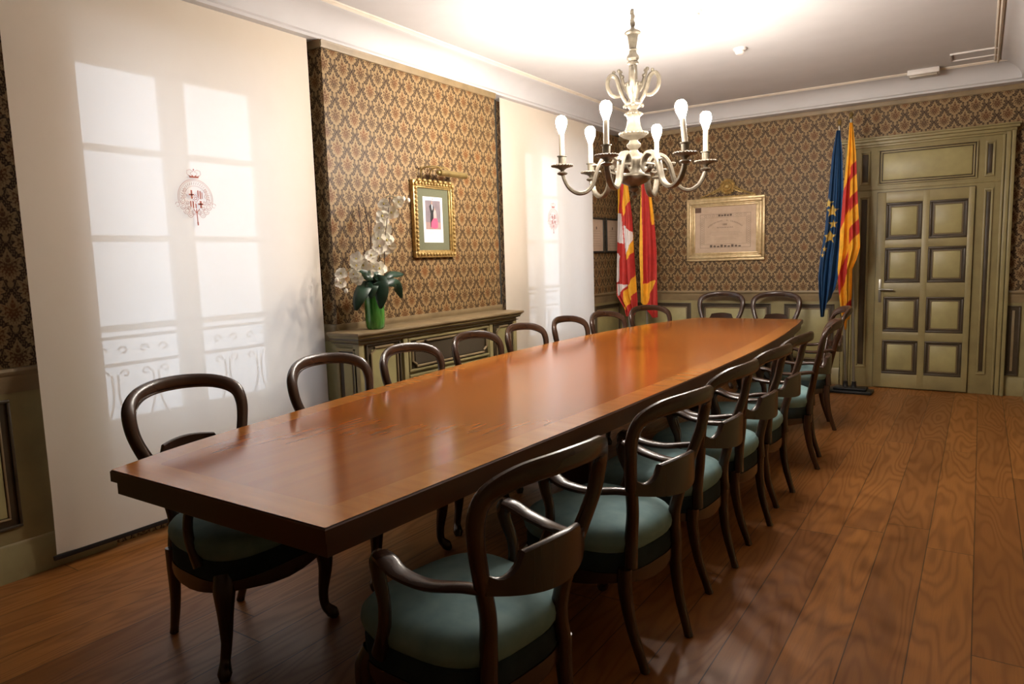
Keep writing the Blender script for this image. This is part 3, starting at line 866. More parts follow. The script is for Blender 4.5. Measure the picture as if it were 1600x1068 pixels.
# gadroon beads round the ribbed collar
for k in range(22):
    a = 2*PI*k/22; mb.ball((.088*math.cos(a), .088*math.sin(a), .422), .010, 6)
for k in range(14):
    a = 2*PI*k/14; mb.ball((.052*math.cos(a), .052*math.sin(a), .735), .009, 6, (1, 1, 1.6))
    mb.ball((.054*math.cos(a), .054*math.sin(a), .548), .008, 6)
CB(mb, 'stem', 'pewter')
mb = MB()
mb.lathe([(.010, 1.09), (.014, 1.11), (.018, 1.125), (.010, 1.14), (.012, 1.16), (.010, 1.19), (.010, 1.208)], n=12)
for k in range(10):
    a = k*1.2; mb.ball((.006*math.cos(a), .006*math.sin(a), 1.11+k*.0095), .011, 6)
CB(mb, 'hanging_rod', 'pewter')
dirv = math.atan2(-CY_, -CX)       # towards the camera
for k in range(4):                  # scrolled handles round the stem
    a = dirv + R(-92+k*90)
    m = Matrix.Rotation(a, 4, 'Z')
    mb = MB()
    pts = crom([(.058, 0, .600), (.042, 0, .612), (.050, 0, .635), (.072, 0, .675), (.092, 0, .735), (.108, 0, .785), (.138, 0, .805), (.162, 0, .780), (.166, 0, .735), (.148, 0, .690), (.115, 0, .668), (.085, 0, .668)], 4)
    mb.sweep(pts, lerpsizes([(.011, .012), (.017, .014), (.018, .016), (.018, .015), (.015, .014), (.014, .013), (.010, .010)], len(pts)), (0, 1, 0), 8)
    pts = crom([(.035, 0, .69), (.058, 0, .725), (.072, 0, .775), (.084, 0, .815), (.070, 0, .825)], 4)
    mb.sweep(pts, lerpsizes([(.010, .012), (.012, .013), (.010, .010), (.008, .008)], len(pts)), (0, 1, 0), 8)
    for q in ((.082, 0, .70, .015), (.125, 0, .822, .012), (.092, 0, .83, .013), (.10, 0, .765, .015), (.056, 0, .60, .013), (.07, 0, .79, .013)): mb.ball(q[:3], q[3], 6)
    for v in mb.b.verts: v.co = m @ v.co
    CB(mb, 'scroll_handle', 'pewter')
ang = [-20, 40, 100, 160, 220, 280]
arm0 = None
def armparts(tilt):
    mb = MB()
    pts = crom([(.158, 0, .205), (.156, 0, .182), (.132, 0, .166), (.106, 0, .180), (.096, 0, .215), (.110, 0, .256), (.152, 0, .282), (.202, 0, .266), (.238, 0, .215), (.256, 0, .155), (.280, 0, .092), (.325, 0, .052), (.380, 0, .047), (.432, 0, .080), (.462, 0, .130), (.475, 0, .170)], 5)
    mb.sweep(pts, lerpsizes([(.018, .008), (.022, .011), (.024, .013), (.025, .014), (.025, .014), (.023, .014), (.021, .014), (.019, .013), (.017, .012)], len(pts)), (0, 1, 0), 10, .62)
    mb.sweep([(.150, -.036, .205), (.150, .036, .205)], (.014, .014), (0, 0, 1), 10)
    mb.sweep([(.06, 0, .215), (.10, 0, .215)], (.012, .012), (0, 0, 1), 8)
    mb.sweep([(.232, 0, .222), (.262, 0, .226), (.275, 0, .222)], (.012, .008), (0, 1, 0), 8)
    arm = MB; a = mb.build('arm', 'pewter', ch)
    mb = MB()
    mb.lathe([(.012, .165), (.030, .172), (.036, .180), (.028, .186), (.012, .192), (.014, .200), (.030, .212), (.064, .222), (.072, .229), (.064, .234), (.028, .236), (.023, .240), (.024, .262), (.025, .285), (.033, .288), (.033, .293), (.022, .294)], .478, 0, 24)
    for k in range(20):
        q = 2*PI*k/20; mb.ball(((.478+.068*math.cos(q)), .068*math.sin(q), .229), .0075, 5)
    mb.build('candle_cup', 'pewter', a)
    T = Matrix.Translation((.478, 0, .29)) @ Matrix.Rotation(R(tilt), 4, 'Y') @ Matrix.Translation((-.478, 0, -.29))
    mb = MB(); mb.lathe([(.0175, .29), (.0165, .430), (.0175, .437), (.012, .439)], .478, 0, 16)
    for v in mb.b.verts: v.co = T @ v.co
    mb.build('candle_sleeve', 'candle', a)
    mb = MB(); mb.lathe([(.015, .432), (.018, .445), (.025, .465), (.033, .485), (.037, .508), (.034, .532), (.022, .548), (0, .554)], .478, 0, 18)
    for v in mb.b.verts: v.co = T @ v.co
    mb.build('bulb', 'bulb', a)
    return a
for i, a in enumerate(ang):
    arm = armparts(-9 if i == 1 else 0)
    arm.rotation_euler = (0, 0, dirv + R(a))

# ================================================================== radiator cabinet
CX0, CX1, CYA, CYB = -3.545, -3.30, 3.155, 5.0
rc = empty('radiator_cabinet', (CX0, CYA, 0), 0, 'olive painted radiator cabinet with grille panels against the pier', 'cabinet')
def RB(mb, name, mat=None, par=None):
    for v in mb.b.verts: v.co -= Vector((CX0, CYA, 0))
    return mb.build(name, mat, par or rc)
mb = MB().mat('olive')
mb.box(CX0+.001, CX1-.02, CYA+.02, CYB-.02, .0, .90)
for y in (CYA, 3.575, 4.60, CYB-.045): mb.box(CX1-.06, CX1, y, y+.045, 0, .905, .004)
mb.box(CX0+.001, CX1-.005, CYA+.005, CYB-.005, 0, .12, .005)
mb.box(CX0+.001, CX1-.006, CYA+.006, CYB-.006, .885, .905, .003)
RB(mb, 'carcass')
mb = MB().mat('olive')
for (d, z0_, z1_) in ((.0, .902, .918), (.012, .918, .928), (.030, .934, .948), (.040, .948, .958)): mb.box(CX0+.001, CX1+d, CYA-d, CYB+d, z0_, z1_, .003)
mb.mat('brown'); mb.box(CX0+.001, CX1+.024, CYA-.024, CYB+.024, .924, .936); mb.box(CX0+.001, CX1+.012, CYA-.012, CYB+.012, .8995, .9035)  # brown bands draw the shadow lines under the top as colour
mb.mat('tan'); mb.box(CX0+.001, CX1+.050, CYA-.050, CYB+.050, .956, .975, .006)
RB(mb, 'cabinet_top')
# side panel facing the viewer
mb = MB().mat('brown'); mb.box(CX0+.05, CX1-.05, CYA+.010, CYA+.022, .16, .85)
mb.mat('olive'); frame_ring(mb, 'x', CX0+.03, CX1-.03, .14, .87, .022, CYA, CYA+.02, .004)
mb.mat('olive_panel'); mb.box(CX0+.085, CX1-.08, CYA+.006, CYA+.02, .20, .81, .006)
RB(mb, 'side_panel')
def octring(mb, y0, y1, z0_, z1_, c, w, x):
    pts = [(y0+c, z1_), (y1-c, z1_), (y1-c, z1_-c*.4), (y1, z1_-c), (y1, z0_+c), (y1-c, z0_+c*.4), (y1-c, z0_), (y0+c, z0_), (y0+c, z0_+c*.4), (y0, z0_+c), (y0, z1_-c), (y0+c, z1_-c*.4)]
    mb.sweep([(x, p[0], p[1]) for p in pts], (w, w), (1, 0, 0), 6, closed=True)
for (y0, y1) in ((3.225, 3.55), (4.665, 4.945)):
    mb = MB().mat('brown'); mb.box(CX1-.022, CX1-.012, y0, y1, .14, .885); frame_ring(mb, 'y', y0, y1, .13, .89, .014, CX1-.014, CX1-.002, .003)
    mb.mat('olive_panel'); mb.box(CX1-.014, CX1-.008, y0+.05, y1-.05, .18, .85)
    mb.mat('tan'); octring(mb, y0+.04, y1-.04, .17, .86, .035, .008, CX1-.004)
    RB(mb, 'front_panel')
for (z0_, z1_) in ((.645, .885), (.385, .625), (.14, .365)):
    mb = MB().mat('brown'); mb.box(CX1-.022, CX1-.014, 3.63, 4.59, z0_, z1_)
    mb.mat('olive'); frame_ring(mb, 'y', 3.63, 4.59, z0_, z1_, .018, CX1-.018, CX1, .004)
    mb.mat('tan'); octring(mb, 3.665, 4.555, z0_+.035, z1_-.035, .04, .009, CX1-.004)
    dr = RB(mb, 'grille_drawer')
    mb = MB(); mb.box(CX1-.014, CX1-.009, 3.70, 4.52, z0_+.05, z1_-.05); RB(mb, 'grille', 'grille', dr)
    for yy in (3.80, 4.42):
        mb = MB(); mb.ball((CX1+.010, yy, z1_-.032), .011, 8); mb.sweep([(CX1-.01, yy, z1_-.032), (CX1+.008, yy, z1_-.032)], (.005, .005), (0, 0, 1), 8); RB(mb, 'knob', 'brown', dr)

# ================================================================== vase and orchids
VX, VY, VZ = -3.37, 3.385, .976
va = empty('vase', (VX, VY, VZ), 0, 'tall green glass vase standing on the radiator cabinet', 'vase')
mb = MB(); mb.lathe([(0, 0), (.050, 0), (.061, .012), (.066, .06), (.067, .18), (.064, .26), (.058, .285), (.054, .285), (.059, .255), (.062, .18), (.060, .06), (.050, .02), (0, .018)], n=28)
mb.build('vase_body', 'vase', va)
orc = empty('orchid_arrangement', (VX, VY, VZ+.02), 0, 'white orchid sprays with dark leaves standing in the green glass vase', 'flowers')
def OB(mb, name, mat=None): return mb.build(name, mat, orc)
def blossom(p, nrm, s, nm='blossom'):
    mb = MB().mat('petal')
    n = Vector(nrm).normalized(); a = n.orthogonal().normalized(); b = n.cross(a); rot = random.random()*6
    for k in range(5):
        q = rot+2*PI*k/5; d = a*math.cos(q)+b*math.sin(q); e = n.cross(d)
        w = .62 if k % 2 else .45; L = 1.0 if k else .9
        grid = []
        for i in range(5):
            f = i/4; hw = math.sin(PI*min(1, f*.80+.13))**.6*w*.98
            grid.append([mb.b.verts.new(Vector(p) + (d*(f*L*.92) + e*(hw*j*.5) + n*(.10+.22*f*f*(-1 if k % 2 else .6) + .10*abs(j)/2))*s) for j in (-2, -1, 0, 1, 2)])
        for g, h in zip(grid, grid[1:]):
            for j in range(4): mb._f([g[j], g[j+1], h[j+1], h[j]])
    mb.mat('lip'); mb.ball(Vector(p)+n*(.25*s), .12*s, 6, (1, 1, 1.3))
    o = OB(mb, nm); return o
V = Vector((.55, -.80, .10))
spray = [(.02, .122, .808), (.03, .258, .828), (.01, .205, .756), (.03, .089, .724), (.0, .12, .70), (.03, .058, .646), (.02, .125, .643), (.0, .09, .61), (.03, .04, .578), (.04, .110, .565), (.05, .026, .528), (.02, .157, .532), (.03, .08, .50),
         (.04, -.045, .465), (.02, -.155, .444), (.04, -.178, .405), (.05, -.124, .408), (.06, -.044, .393), (.05, .014, .378), (.03, -.305, .358), (.05, -.215, .353), (.06, -.191, .326), (.03, -.316, .300), (.03, -.09, .35)]
for q in spray:
    d = V + Vector((random.uniform(-.3, .3), random.uniform(-.3, .3), random.uniform(-.3, .3)))
    blossom(q, d, random.uniform(.046, .056) if q[1] > -.2 else random.uniform(.036, .044))
for q in ((.02, .364, .848), (.02, .315, .855), (.03, -.273, .249), (.03, -.345, .32)):
    mb = MB(); mb.ball(q, .013, 8, (1, 1, 1.3)); OB(mb, 'bud', 'petal')
for pts in ([(0, .02, .02), (.0, .06, .38), (.0, .085, .55), (0, .125, .70), (.01, .158, .855), (.015, .25, .86), (.02, .36, .85)], [(0, 0, .02), (.0, .0, .30), (.0, -.10, .40), (.02, -.22, .38), (.02, -.30, .33), (.03, -.275, .25)]):
    P = crom(pts, 6); mb = MB(); mb.sweep(P, (.004, .004), (1, 0, 0), 6); OB(mb, 'stem', 'stem')
for pts in ([(.03, 0, .02), (.045, .06, .3), (.05, .075, .55), (.04, .158, .855)], [(0, 0, .1), (0, -.02, .4), (0, -.008, .6), (.0, -.064, .874)], [(0, -.01, .1), (0, -.05, .35), (0, -.067, .50), (0, -.10, .80)], [(0, 0, .1), (0, -.03, .4), (0, .0, .58), (.0, .01, .70)]):
    P = crom(pts, 6); mb = MB(); mb.sweep(P, (.003, .003), (1, 0, 0), 6); OB(mb, 'twig', 'twig')
def leafm(pts, w):
    P = crom(pts, 5); mb = MB(); m = len(P); rows = []
    for i, p in enumerate(P):
        t_ = (P[min(i+1, m-1)]-P[max(i-1, 0)]).normalized(); sd = t_.cross(Vector((.6, -.75, .25))).normalized()
        hw = w*math.sin(PI*min(.98, max(.06, i/(m-1))))**.6
        nn = sd.cross(t_)
        rows.append([mb.b.verts.new(p+sd*hw+nn*hw*.25), mb.b.verts.new(p), mb.b.verts.new(p-sd*hw+nn*hw*.25)])
    for a, b in zip(rows, rows[1:]):
        for j in range(2): mb._f([a[j], a[j+1], b[j+1], b[j]])
    o = OB(mb, 'leaf', 'leaf')
    md = o.modifiers.new('thick', 'SOLIDIFY'); md.thickness = .002
for pts, w in (([(.0, 0, .26), (.05, -.06, .33), (.06, -.12, .34), (.05, -.19, .38)], .036), ([(.02, 0, .27), (.08, -.02, .30), (.10, -.03, .22), (.095, -.04, .12)], .050),
               ([(.0, .03, .27), (.03, .12, .33), (.02, .21, .335), (.01, .29, .335)], .024), ([(.0, .02, .27), (.03, .11, .30), (.02, .19, .30)], .030), ([(.02, .02, .27), (.05, .13, .28), (.03, .20, .25), (.02, .245, .17)], .034),
               ([(.0, -.02, .26), (.04, -.11, .27), (.05, -.18, .20), (.04, -.21, .12)], .045), ([(.02, -.02, .26), (.05, -.05, .33), (.06, .03, .32)], .038), ([(.02, 0, .26), (.07, -.08, .27), (.08, -.11, .19)], .040)):
    leafm(pts, w)
mb = MB()
for k in range(9):
    a = 2*PI*k/9; mb.sweep([(.03*math.cos(a), .03*math.sin(a), 0), (.004*math.cos(a*2), .004*math.sin(a*3), .2)], (.003, .003), (1, 0, 0), 5)
OB(mb, 'cut_stems', 'stem')

# ================================================================== framed photograph with picture lamp
PYc, PZc = 4.245, 1.735
pf = empty('framed_photograph', (PX, PYc, 1.45), 0, 'gilt framed photograph of a couple hanging on the pier above the cabinet', 'picture')
def PB(mb, name, mat=None, par=None):
    for v in mb.b.verts: v.co += Vector((0, 0, PZc-1.45))
    return mb.build(name, mat, par or pf)
hw, hh = .245, .29
mb = MB().mat('gold')
frame_ring(mb, 'y', -hw, hw, -hh, hh, .045, .002, .038, .006)
frame_ring(mb, 'y', -hw+.042, hw-.042, -hh+.042, hh-.042, .014, .002, .026, .004)
for sgn in (-1, 1):
    for k in range(17): mb.ball((.040, sgn*(hw-.024), -hh+.03+k*(2*hh-.06)/16), .0135, 6)
    for k in range(13): mb.ball((.040, -hw+.03+k*(2*hw-.06)/12, sgn*(hh-.024)), .0135, 6)
for k in range(7): mb.ball((.045, -hw+.06+k*(2*hw-.12)/6, hh-.004), .016, 6, (1, 1.4, .9))
PB(mb, 'frame')
mb = MB(); mb.box(.004, .012, -hw+.05, hw-.05, -hh+.05, hh-.05); PB(mb, 'mat_board', 'mat_green')
mb = MB().mat('paper'); mb.box(.012, .0135, -.115, .115, -.175, .172); mb.mat('ink')
mb.box(.0135, .0138, -.006, .006, .152, .160)
for k, z in enumerate((-.088, -.10, -.112)): mb.sweep([(.0138, -.09+j*.012, z+random.uniform(-.002, .002)) for j in range(14-3*k)], (.0003, .0010), (1, 0, 0), 4)
for a in (-.03, .03): mb.sweep([(.0138, a+j*.006, -.145+.007*math.sin(j*2.3)) for j in range(9)], (.0003, .0011), (1, 0, 0), 4)
pr_ = PB(mb, 'signed_card')
mb = MB().mat('grey_photo'); mb.box(.0136, .0142, -.090, .090, -.075, .145); mb.mat('photo_floor'); mb.box(.0142, .0143, -.090, .090, -.075, -.02)
ph = PB(mb, 'printed_photo', None, pr_)
mb = MB()
def pl(pts, m, x=.0143): mb.mat(m); mb.prism(pts, 'x', x, x+.0004)
pl([(-.03, .045), (-.045, .10), (-.028, .115), (-.005, .115), (.008, .095), (.006, .02), (.0, -.06), (-.012, -.06), (-.014, -.01), (-.022, -.06), (-.034, -.06), (-.036, .0)], 'black_cloth')
pl([(-.018, .115), (-.008, .115), (-.004, .085), (-.012, .07)], 'paper', .0147); pl([(-.022, .128), (-.012, .142), (-.004, .13), (-.009, .115), (-.018, .115)], 'skin', .0147)
pl([(.004, .055), (.012, .075), (.030, .072), (.038, .04), (.040, .005), (.002, .005)], 'silver', .015); pl([(.012, .078), (.018, .092), (.026, .08), (.020, .072)], 'skin', .0152)
pl([(.0, .01), (.042, .012), (.055, -.03), (.050, -.062), (.010, -.070), (-.030, -.060), (-.026, -.02)], 'pink', .0153)
PB(mb, 'couple_figures', None, pr_)
pl_ = empty('picture_lamp', (PX+.03, PYc, 2.02), 0, 'slim brass picture lamp tube projecting above the framed photograph', 'lamp')
mb = MB(); mb.sweep([(.115, -.06, .055), (.115, .26, .055)], (.024, .024), (0, 0, 1), 16); mb.ball((.115, -.075, .055), .018, 8); mb.sweep([(.115, -.085, .055), (.115, -.06, .055)], (.016, .016), (0, 0, 1), 12); mb.build('lamp_tube', 'brass', pl_)
mb = MB()
for yy in (-.04, .06): mb.sweep(crom([(.0, yy-.1, .0), (.004, yy-.1, .07), (.04, yy-.1+.02, .10), (.10, yy-.02, .10), (.115, yy+.02, .06)], 5), (.005, .005), (1, 0, 0), 8)
mb.sweep([(.003, -.15, .10), (.05, .07, .103)], (.004, .004), (0, 0, 1), 6); mb.sweep([(.0, -.14, -.01), (.0, -.14, .10)], (.005, .005), (1, 0, 0), 6)
mb.build('lamp_bracket', 'brass', pl_)

# ================================================================== framed diploma
DX, DZ = -2.41, 1.675
dp = empty('framed_diploma', (DX, YB, 1.32), 0, 'wide diploma in a pale gilt frame with carved medallion crest on the far wall', 'picture')
def DB(mb, name, mat=None, par=None):
    for v in mb.b.verts: v.co += Vector((0, 0, DZ-1.32))
    return mb.build(name, mat, par or dp)
hw, hh = .437, .352
mb = MB().mat('gilt_pale')
frame_ring(mb, 'x', -hw, hw, -hh, hh, .030, -.030, -.002, .006)
frame_ring(mb, 'x', -hw+.026, hw-.026, -hh+.026, hh-.026, .036, -.046, -.002, .012)
frame_ring(mb, 'x', -hw+.060, hw-.060, -hh+.060, hh-.060, .014, -.030, -.002, .004)
frame_ring(mb, 'x', -hw+.074, hw-.074, -hh+.074, hh-.074, .022, -.024, -.002, .006)
DB(mb, 'frame')
mb = MB(); mb.box(-hw+.08, hw-.08, -.012, -.003, -hh+.08, hh-.08); pap = DB(mb, 'diploma_paper', 'old_paper')
mb = MB().mat('stamp'); mb.box(-hw+.093, -hw+.165, -.014, -.012, hh-.155, hh-.10)
mb.mat('ink_light')
frame_ring(mb, 'x', -.285, .285, -.205, .175, .004, -.0135, -.012, 0)
frame_ring(mb, 'x', -.24, .24, -.165, .135, .003, -.0135, -.012, 0)
for sgn in (-1, 1):
    for k in range(13):
        a = k/12; mb.sweep([(sgn*.262+.014*math.cos(q), -.0128, -.16+.29*a+.010*math.sin(q)) for q in [i*.9 for i in range(7)]], (.0006, .0022), (0, 1, 0), 4, closed=True)
for k in range(11):
    mb.sweep([(-.22+.044*k+.016*math.cos(q), -.0128, .155+.010*math.sin(q)) for q in [i*.9 for i in range(7)]], (.0006, .0022), (0, 1, 0), 4, closed=True)
mb.mat('ink')
for k in range(9):
    mb.box(-.17+.04*k, -.142+.04*k, -.0136, -.012, -.198, -.170-.006*(k % 3)); 
for k in range(5): mb.box(-.075+.032*k, -.052+.032*k, -.0136, -.012, .145, .168-.004*(k % 2))
for k, (w_, z_) in enumerate(((.17, -.03), (.19, -.045), (.15, -.06), (.10, -.095), (.12, -.11))):
    mb.mat('ink_light'); mb.box(-w_, w_, -.0132, -.012, z_, z_+.0016)
DB(mb, 'engraved_border', None, pap)
letters = MB()
def text(body, size, x, z, mat='ink', rot=0.0):
    cu = bpy.data.curves.new('lettering', 'FONT'); cu.body = body; cu.size = size; cu.align_x = 'CENTER'; cu.extrude = .0004
    o = bpy.data.objects.new('lettering', cu); C.objects.link(o)
    bpy.context.view_layer.update()
    me = bpy.data.meshes.new_from_object(o)
    me.transform(Matrix.Translation((x, -.0135, z)) @ Euler((PI/2, rot, 0)).to_matrix().to_4x4())
    letters.b.from_mesh(me); bpy.data.objects.remove(o); bpy.data.curves.remove(cu); bpy.data.meshes.remove(me)
msg = 'AYUNTAMIENTO . M. CALDERENSE'
for i, chv in enumerate(msg):
    if chv == ' ': continue
    a = (i-(len(msg)-1)/2)/(len(msg)-1)*R(76)
    text(chv, .021, .30*math.sin(a), -.21+.30*math.cos(a), rot=a)
text('1888', .030, -.005, .045); text('NOTICIA DE LA SALA', .019, 0, .015)
DB(letters, 'lettering', 'ink', pap)
# crest
mb = MB().mat('gold')
m = Matrix.Translation((0.03, -.02, hh+.115)) @ Matrix.Rotation(PI/2, 4, 'X')
mb.lathe([(0, .024), (.016, .026), (.024, .02), (.030, .014), (.036, .02), (.046, .026), (.054, .018), (.060, .012), (.070, .02), (.080, .014), (.084, 0)], 0, 0, 28, m)
for k in range(16):
    a = 2*PI*k/16; mb.ball((.03+.080*math.cos(a), -.03, hh+.115+.080*math.sin(a)), .012, 6)
DB(mb, 'crest_medallion')
mb = MB().mat('gold')
for sgn in (-1, 1):
    for k in range(12):
        f = k/11; x = .03+sgn*(.085+.20*f); z = hh+.075*(1-f)**1.2+.012
        rr = .030*(1-f*.5)
        pts = [(x+rr*math.cos(q)*(1-q/9), -.025, z+rr*math.sin(q)*(1-q/9)) for q in [i*.7+k for i in range(8)]]
        mb.sweep(pts, lerpsizes([(.010, .006), (.005, .005)], len(pts)), (0, 1, 0), 6)
        mb.ball((x, -.03, z+rr*.5), .011, 6, (1.3, 1, .8))
mb.sweep([(-.28, -.02, hh+.004), (.34, -.02, hh+.004)], (.010, .008), (0, 0, 1), 8)
DB(mb, 'crest_foliage')

# small framed certificates on the left wall's far end
for (y0, y1, lab) in ((7.13, 7.50, 'small dark framed certificate beside the farther blind edge'), (7.55, 7.92, 'small dark framed certificate half behind the red and white flag')):
    z0_, z1_ = 1.455, 1.86; yc = (y0+y1)/2
    t = empty('framed_certificate', (XL, yc, z0_), 0, lab, 'picture', 'small framed certificates')
    mb = MB(); frame_ring(mb, 'y', y0-yc, y1-yc, 0, z1_-z0_, .022, .001, .025, .004); mb.build('frame', 'black_frame', t)
    mb = MB().mat('old_paper'); mb.box(.002, .010, y0-yc+.02, y1-yc-.02, .02, z1_-z0_-.02)
    mb.mat('ink_light')
    for k in range(7): mb.box(.010, .0105, -.10+.01*(k % 3), .10-.012*(k % 2), .08+k*.028, .083+k*.028)
    mb.mat('ink'); mb.box(.010, .0105, -.012, .012, .27, .30)
    mb.build('certificate_sheet', None, t, smooth=False)

# ================================================================== flags
def inpoly(x, y, P):
    c = False; j = len(P)-1
    for i in range(len(P)):
        if (P[i][1] > y) != (P[j][1] > y) and x < (P[j][0]-P[i][0])*(y-P[i][1])/(P[j][1]-P[i][1])+P[i][0]: c = not c
        j = i
    return c
def interp(tab, t):
    for (a, b), (c, d) in zip(tab, tab[1:]):
        if t <= c: return b+(d-b)*(t-a)/(c-a)
    return tab[-1][1]
def flag(label, org, left, right, bot, colour, kx, kz, folds, amp, pole_top, pole_bot, group, ph0=0.0, NU=70, NV=150, top=0.0):
    """left/right: cloth edges as (height fraction, local x); bot(s): bottom height factor"""
    root = empty('flag', pole_bot, 0, label, 'flag', group)
    O = Vector(pole_bot)
    mats = ['red', 'yellow', 'white', 'blue', 'star']
    mb = MB(); mb.mats = list(mats)
    g = []
    for j in range(NV+1):
        t_ = j/NV; row = []
        for i in range(NU+1):
            s_ = i/NU
            tt = t_*bot(s_)
            xl, xr = interp(left, tt), interp(right, tt)
            am = amp*min(1, .25+1.3*tt)
            x = org[0]+kx*(xl+(xr-xl)*(s_+.018*math.sin(2*PI*folds*2*s_+ph0)))
            y = org[1]-.055+am*math.sin(2*PI*folds*s_+ph0+.5*math.sin(tt*4))+am*.35*math.sin(2*PI*folds*2.3*s_+1.3+tt*2)
            z = org[2]-kz*tt
            row.append(mb.b.verts.new(Vector((x, y, z))-O))
        g.append(row)
    for j in range(NV):
        for i in range(NU):
            s_ = (i+.5)/NU; tt = (j+.5)/NV*bot(s_)
            xl, xr = interp(left, tt), interp(right, tt)
            mb.mi = mats.index(colour(s_, tt, xl+(xr-xl)*s_))
            mb._f([g[j][i], g[j][i+1], g[j+1][i+1], g[j+1][i]])
    o = mb.build('flag_cloth', None, root, ang=180)
    T = Vector(pole_top)-O
    mb = MB(); mb.sweep([(0, 0, 0), T], (.0125, .0125), (1, 0, 0), 12); mb.build('pole', 'steel', root)
    mb = MB(); mb.lathe([(.008, -.01), (.02, 0), (.012, .012), (.022, .03), (.018, .045), (0, .07)], T.x, T.y, 14, Matrix.Translation((0, 0, T.z))); mb.build('finial', 'brass', root)
FY = 7.56
# --- right pair, local px frame of the study: x 1284..1353
def lin(pts, h): return [((y-h[0])/(h[1]-h[0]), x) for x, y in pts]
kx, kz0 = .0058, .0062
h = (205, 495)
eu_stars = [((98, 452), 30), ((120, 494), 36), ((126, 560), 27), ((110, 628), 37), ((84, 690), 20), ((72, 722), 16)]
def star(px, py, cx_, cy_, r):
    dx, dy = px-cx_, py-cy_; d = math.hypot(dx, dy)
    if d > r: return False
    a = (math.atan2(dx, -dy) % (2*PI/5)) - PI/5
    return d < r*.45/max(.2, .45+.62*(1-abs(a)/(PI/5))**.8) or d < r*.42
def ceu(s_, t_, x):
    px = (x-1270)*3.34; py = (h[0]+t_*(h[1]-h[0])-180)*3.34
    for (c_, r_) in eu_stars:
        if star(px, py, c_[0], c_[1], r_): return 'star'
    return 'blue'
L_ = lin([(1309, 205), (1303, 240), (1298, 300), (1293, 360), (1287, 400), (1285, 430), (1287, 460), (1291, 495)], h)
R_ = lin([(1315, 205), (1319, 240), (1322, 300), (1322, 360), (1319, 400), (1317, 430), (1311, 460), (1300, 495)], h)
Xo = lambda px: (px-1312)
flag('deep blue flag with gold stars, left of the striped flag by the door', (-1.19, FY, 2.545),
     [(a, Xo(b)) for a, b in L_], [(a, Xo(b)) for a, b in R_], lambda s_: 1.0 if s_ < .45 else 1.0-.16*(s_-.45)/.55, lambda s_, t_, x: ceu(s_, t_, x+1312), kx, kz0*290, 2.6, .035,
     (-1.19, FY, 2.60), (-1.075, FY-.0, .05), 'flags on poles', .4, 90, 240)
h2 = (195, 515)
def csen(s_, t_, x):
    py = (h2[0]+t_*(h2[1]-h2[0])-180)*3.34; px = (x-1270)*3.34
    u = 1.0 if px > 212 else 0.0
    if px < 213:    # rear fold: long steep bands
        v = py + (px-160)*3.1
        for a, b in ((470, 640), (860, 985)):
            if a < v < b: return 'red'
        return 'yellow'
    v = py + (px-240)*1.15
    for a, b in ((245, 315), (405, 475), (562, 640), (950, 1010)):
        if a < v < b: return 'red'
    return 'yellow'
L_ = lin([(1331, 195), (1328, 240), (1323, 300), (1319, 360), (1317, 420), (1319, 450), (1323, 480), (1330, 515)], h2)
R_ = lin([(1336, 195), (1342, 240), (1346, 300), (1350, 350), (1352.5, 385), (1347, 405), (1341, 420), (1341, 460), (1340, 490), (1336, 515)], h2)
flag('yellow and red striped flag on its pole in front of the door frame', (-1.08, FY-.02, 2.60),
     [(a, b-1333) for a, b in L_], [(a, b-1333) for a, b in R_], lambda s_: 1.0 if .3 < s_ < .8 else .95, lambda s_, t_, x: csen(s_, t_, x+1333), kx, kz0*318, 2.2, .035,
     (-1.085, FY-.02, 2.65), (-1.0, FY-.02, .05), 'flags on poles', 1.6, 80, 220)
fs = empty('flag_stand', (-1.03, FY-.02, 0), 0, 'heavy black flag stand on the floor beside the door', 'stand')
mb = MB(); mb.box(-.20, .20, -.11, .11, 0, .03, .01); mb.box(-.15, .15, -.075, .075, .03, .055, .01); mb.build('base', 'black', fs)
for sx in (-.045, .03):
    mb = MB(); mb.lathe([(.03, .05), (.026, .06), (.02, .10), (.022, .11), (.0, .112)], sx, 0, 14); mb.build('socket', 'black', fs)
# --- left pair
FY2 = 7.58
kx2 = .0080; h3 = (270, 492)
def PX5(px, py): return (920+px/4.64, 270+py/4.64)
def cbar(s_, t_, x):
    px = (x-920)*4.64; py = (h3[0]+t_*(h3[1]-h3[0])-270)*4.64
    for P_, c_ in BAR:
        if inpoly(px, py, P_): return c_
    return 'red'
BAR = [([(225, 0), (262, 0), (262, 120), (240, 285), (225, 285)], 'yellow'),
       ([(285, 0), (320, 0), (322, 200), (300, 240), (276, 310), (270, 240)], 'yellow'),
       ([(225, 283), (268, 290), (276, 505), (222, 490)], 'white'),
       ([(276, 372), (335, 425), (345, 450), (296, 600), (284, 590)], 'white'),
       ([(346, 395), (352, 400), (352, 545), (292, 645), (290, 600), (338, 480)], 'yellow'),
       ([(210, 565), (260, 590), (232, 775), (210, 790)], 'white'),
       ([(222, 795), (300, 800), (262, 850), (225, 885)], 'white'),
       ([(365, 690), (372, 820), (290, 985), (275, 985), (278, 850), (330, 780)], 'yellow')]
L_ = lin([PX5(238, 0), PX5(236, 200), PX5(228, 400), PX5(220, 600), PX5(218, 780), PX5(220, 880), PX5(278, 975), PX5(292, 1030)], (270, 492))
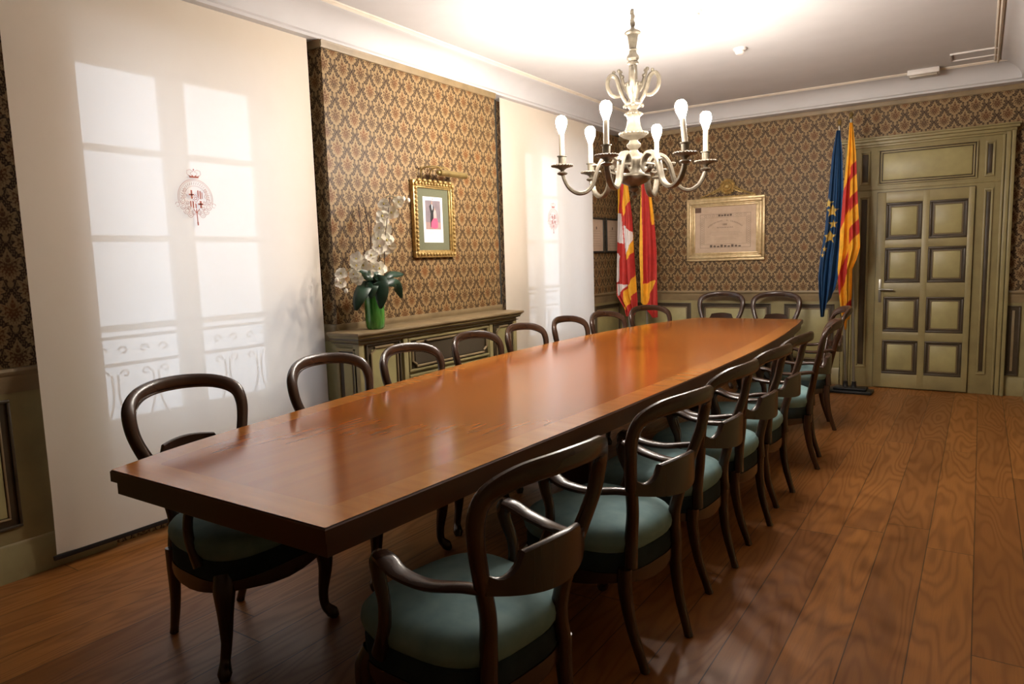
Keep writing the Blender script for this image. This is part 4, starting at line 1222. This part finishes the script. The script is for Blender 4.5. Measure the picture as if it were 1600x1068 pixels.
R_ = lin([PX5(302, 0), PX5(320, 150), PX5(342, 330), PX5(352, 600), PX5(365, 800), PX5(372, 900), PX5(370, 985), PX5(340, 1030)], (270, 492))
flag('red, white and yellow quartered flag hanging in the far left corner', (-3.53, FY2, 2.36),
     [(a, b-970) for a, b in L_], [(a, b-970) for a, b in R_], lambda s_: 1.0, lambda s_, t_, x: cbar(s_, t_, x+970), kx2, .00742*222, 2.3, .035,
     (-3.42, FY2+.01, 2.52), (-3.42, FY2+.01, .04), 'flags on poles', .3, 80, 220)
SPA = [([(372, 0), (396, 0), (398, 330), (408, 770), (380, 930), (368, 930), (374, 400)], 'yellow'),
       ([(440, 120), (462, 150), (478, 320), (478, 380), (462, 380)], 'yellow'),
       ([(380, 930), (392, 800), (440, 790), (480, 770), (484, 780), (470, 830), (412, 975)], 'yellow'),
       ([(340, 1010), (372, 1015), (360, 1040), (345, 1035)], 'yellow')]
def cspa(s_, t_, x):
    px = (x-920)*4.64; py = (h4[0]+t_*(h4[1]-h4[0])-270)*4.64
    for P_, c_ in SPA:
        if inpoly(px, py, P_): return c_
    return 'red'
h4 = (270, 494)
L_ = lin([PX5(392, 0), PX5(380, 300), PX5(372, 560), PX5(376, 800), PX5(376, 930), PX5(410, 980), PX5(470, 1040)], h4)
R_ = lin([PX5(405, 0), PX5(455, 130), PX5(478, 330), PX5(492, 560), PX5(490, 780), PX5(494, 1040)], h4)
flag('red and yellow flag hanging beside the quartered flag, right one of the corner pair', (-3.53, FY2+.06, 2.36),
     [(a, b-970) for a, b in L_], [(a, b-970) for a, b in R_], lambda s_: 1.0, lambda s_, t_, x: cspa(s_, t_, x+970), kx2, .00742*224, 2.0, .03,
     (-3.22, FY2+.07, 2.52), (-3.22, FY2+.07, .04), 'flags on poles', 2.0, 70, 200)
fs = empty('flag_stand', (-3.32, FY2+.04, 0), 0, 'black flag stand in the far left corner behind the table', 'stand')
mb = MB(); mb.box(-.2, .2, -.11, .11, 0, .045, .01); mb.build('base', 'black', fs)
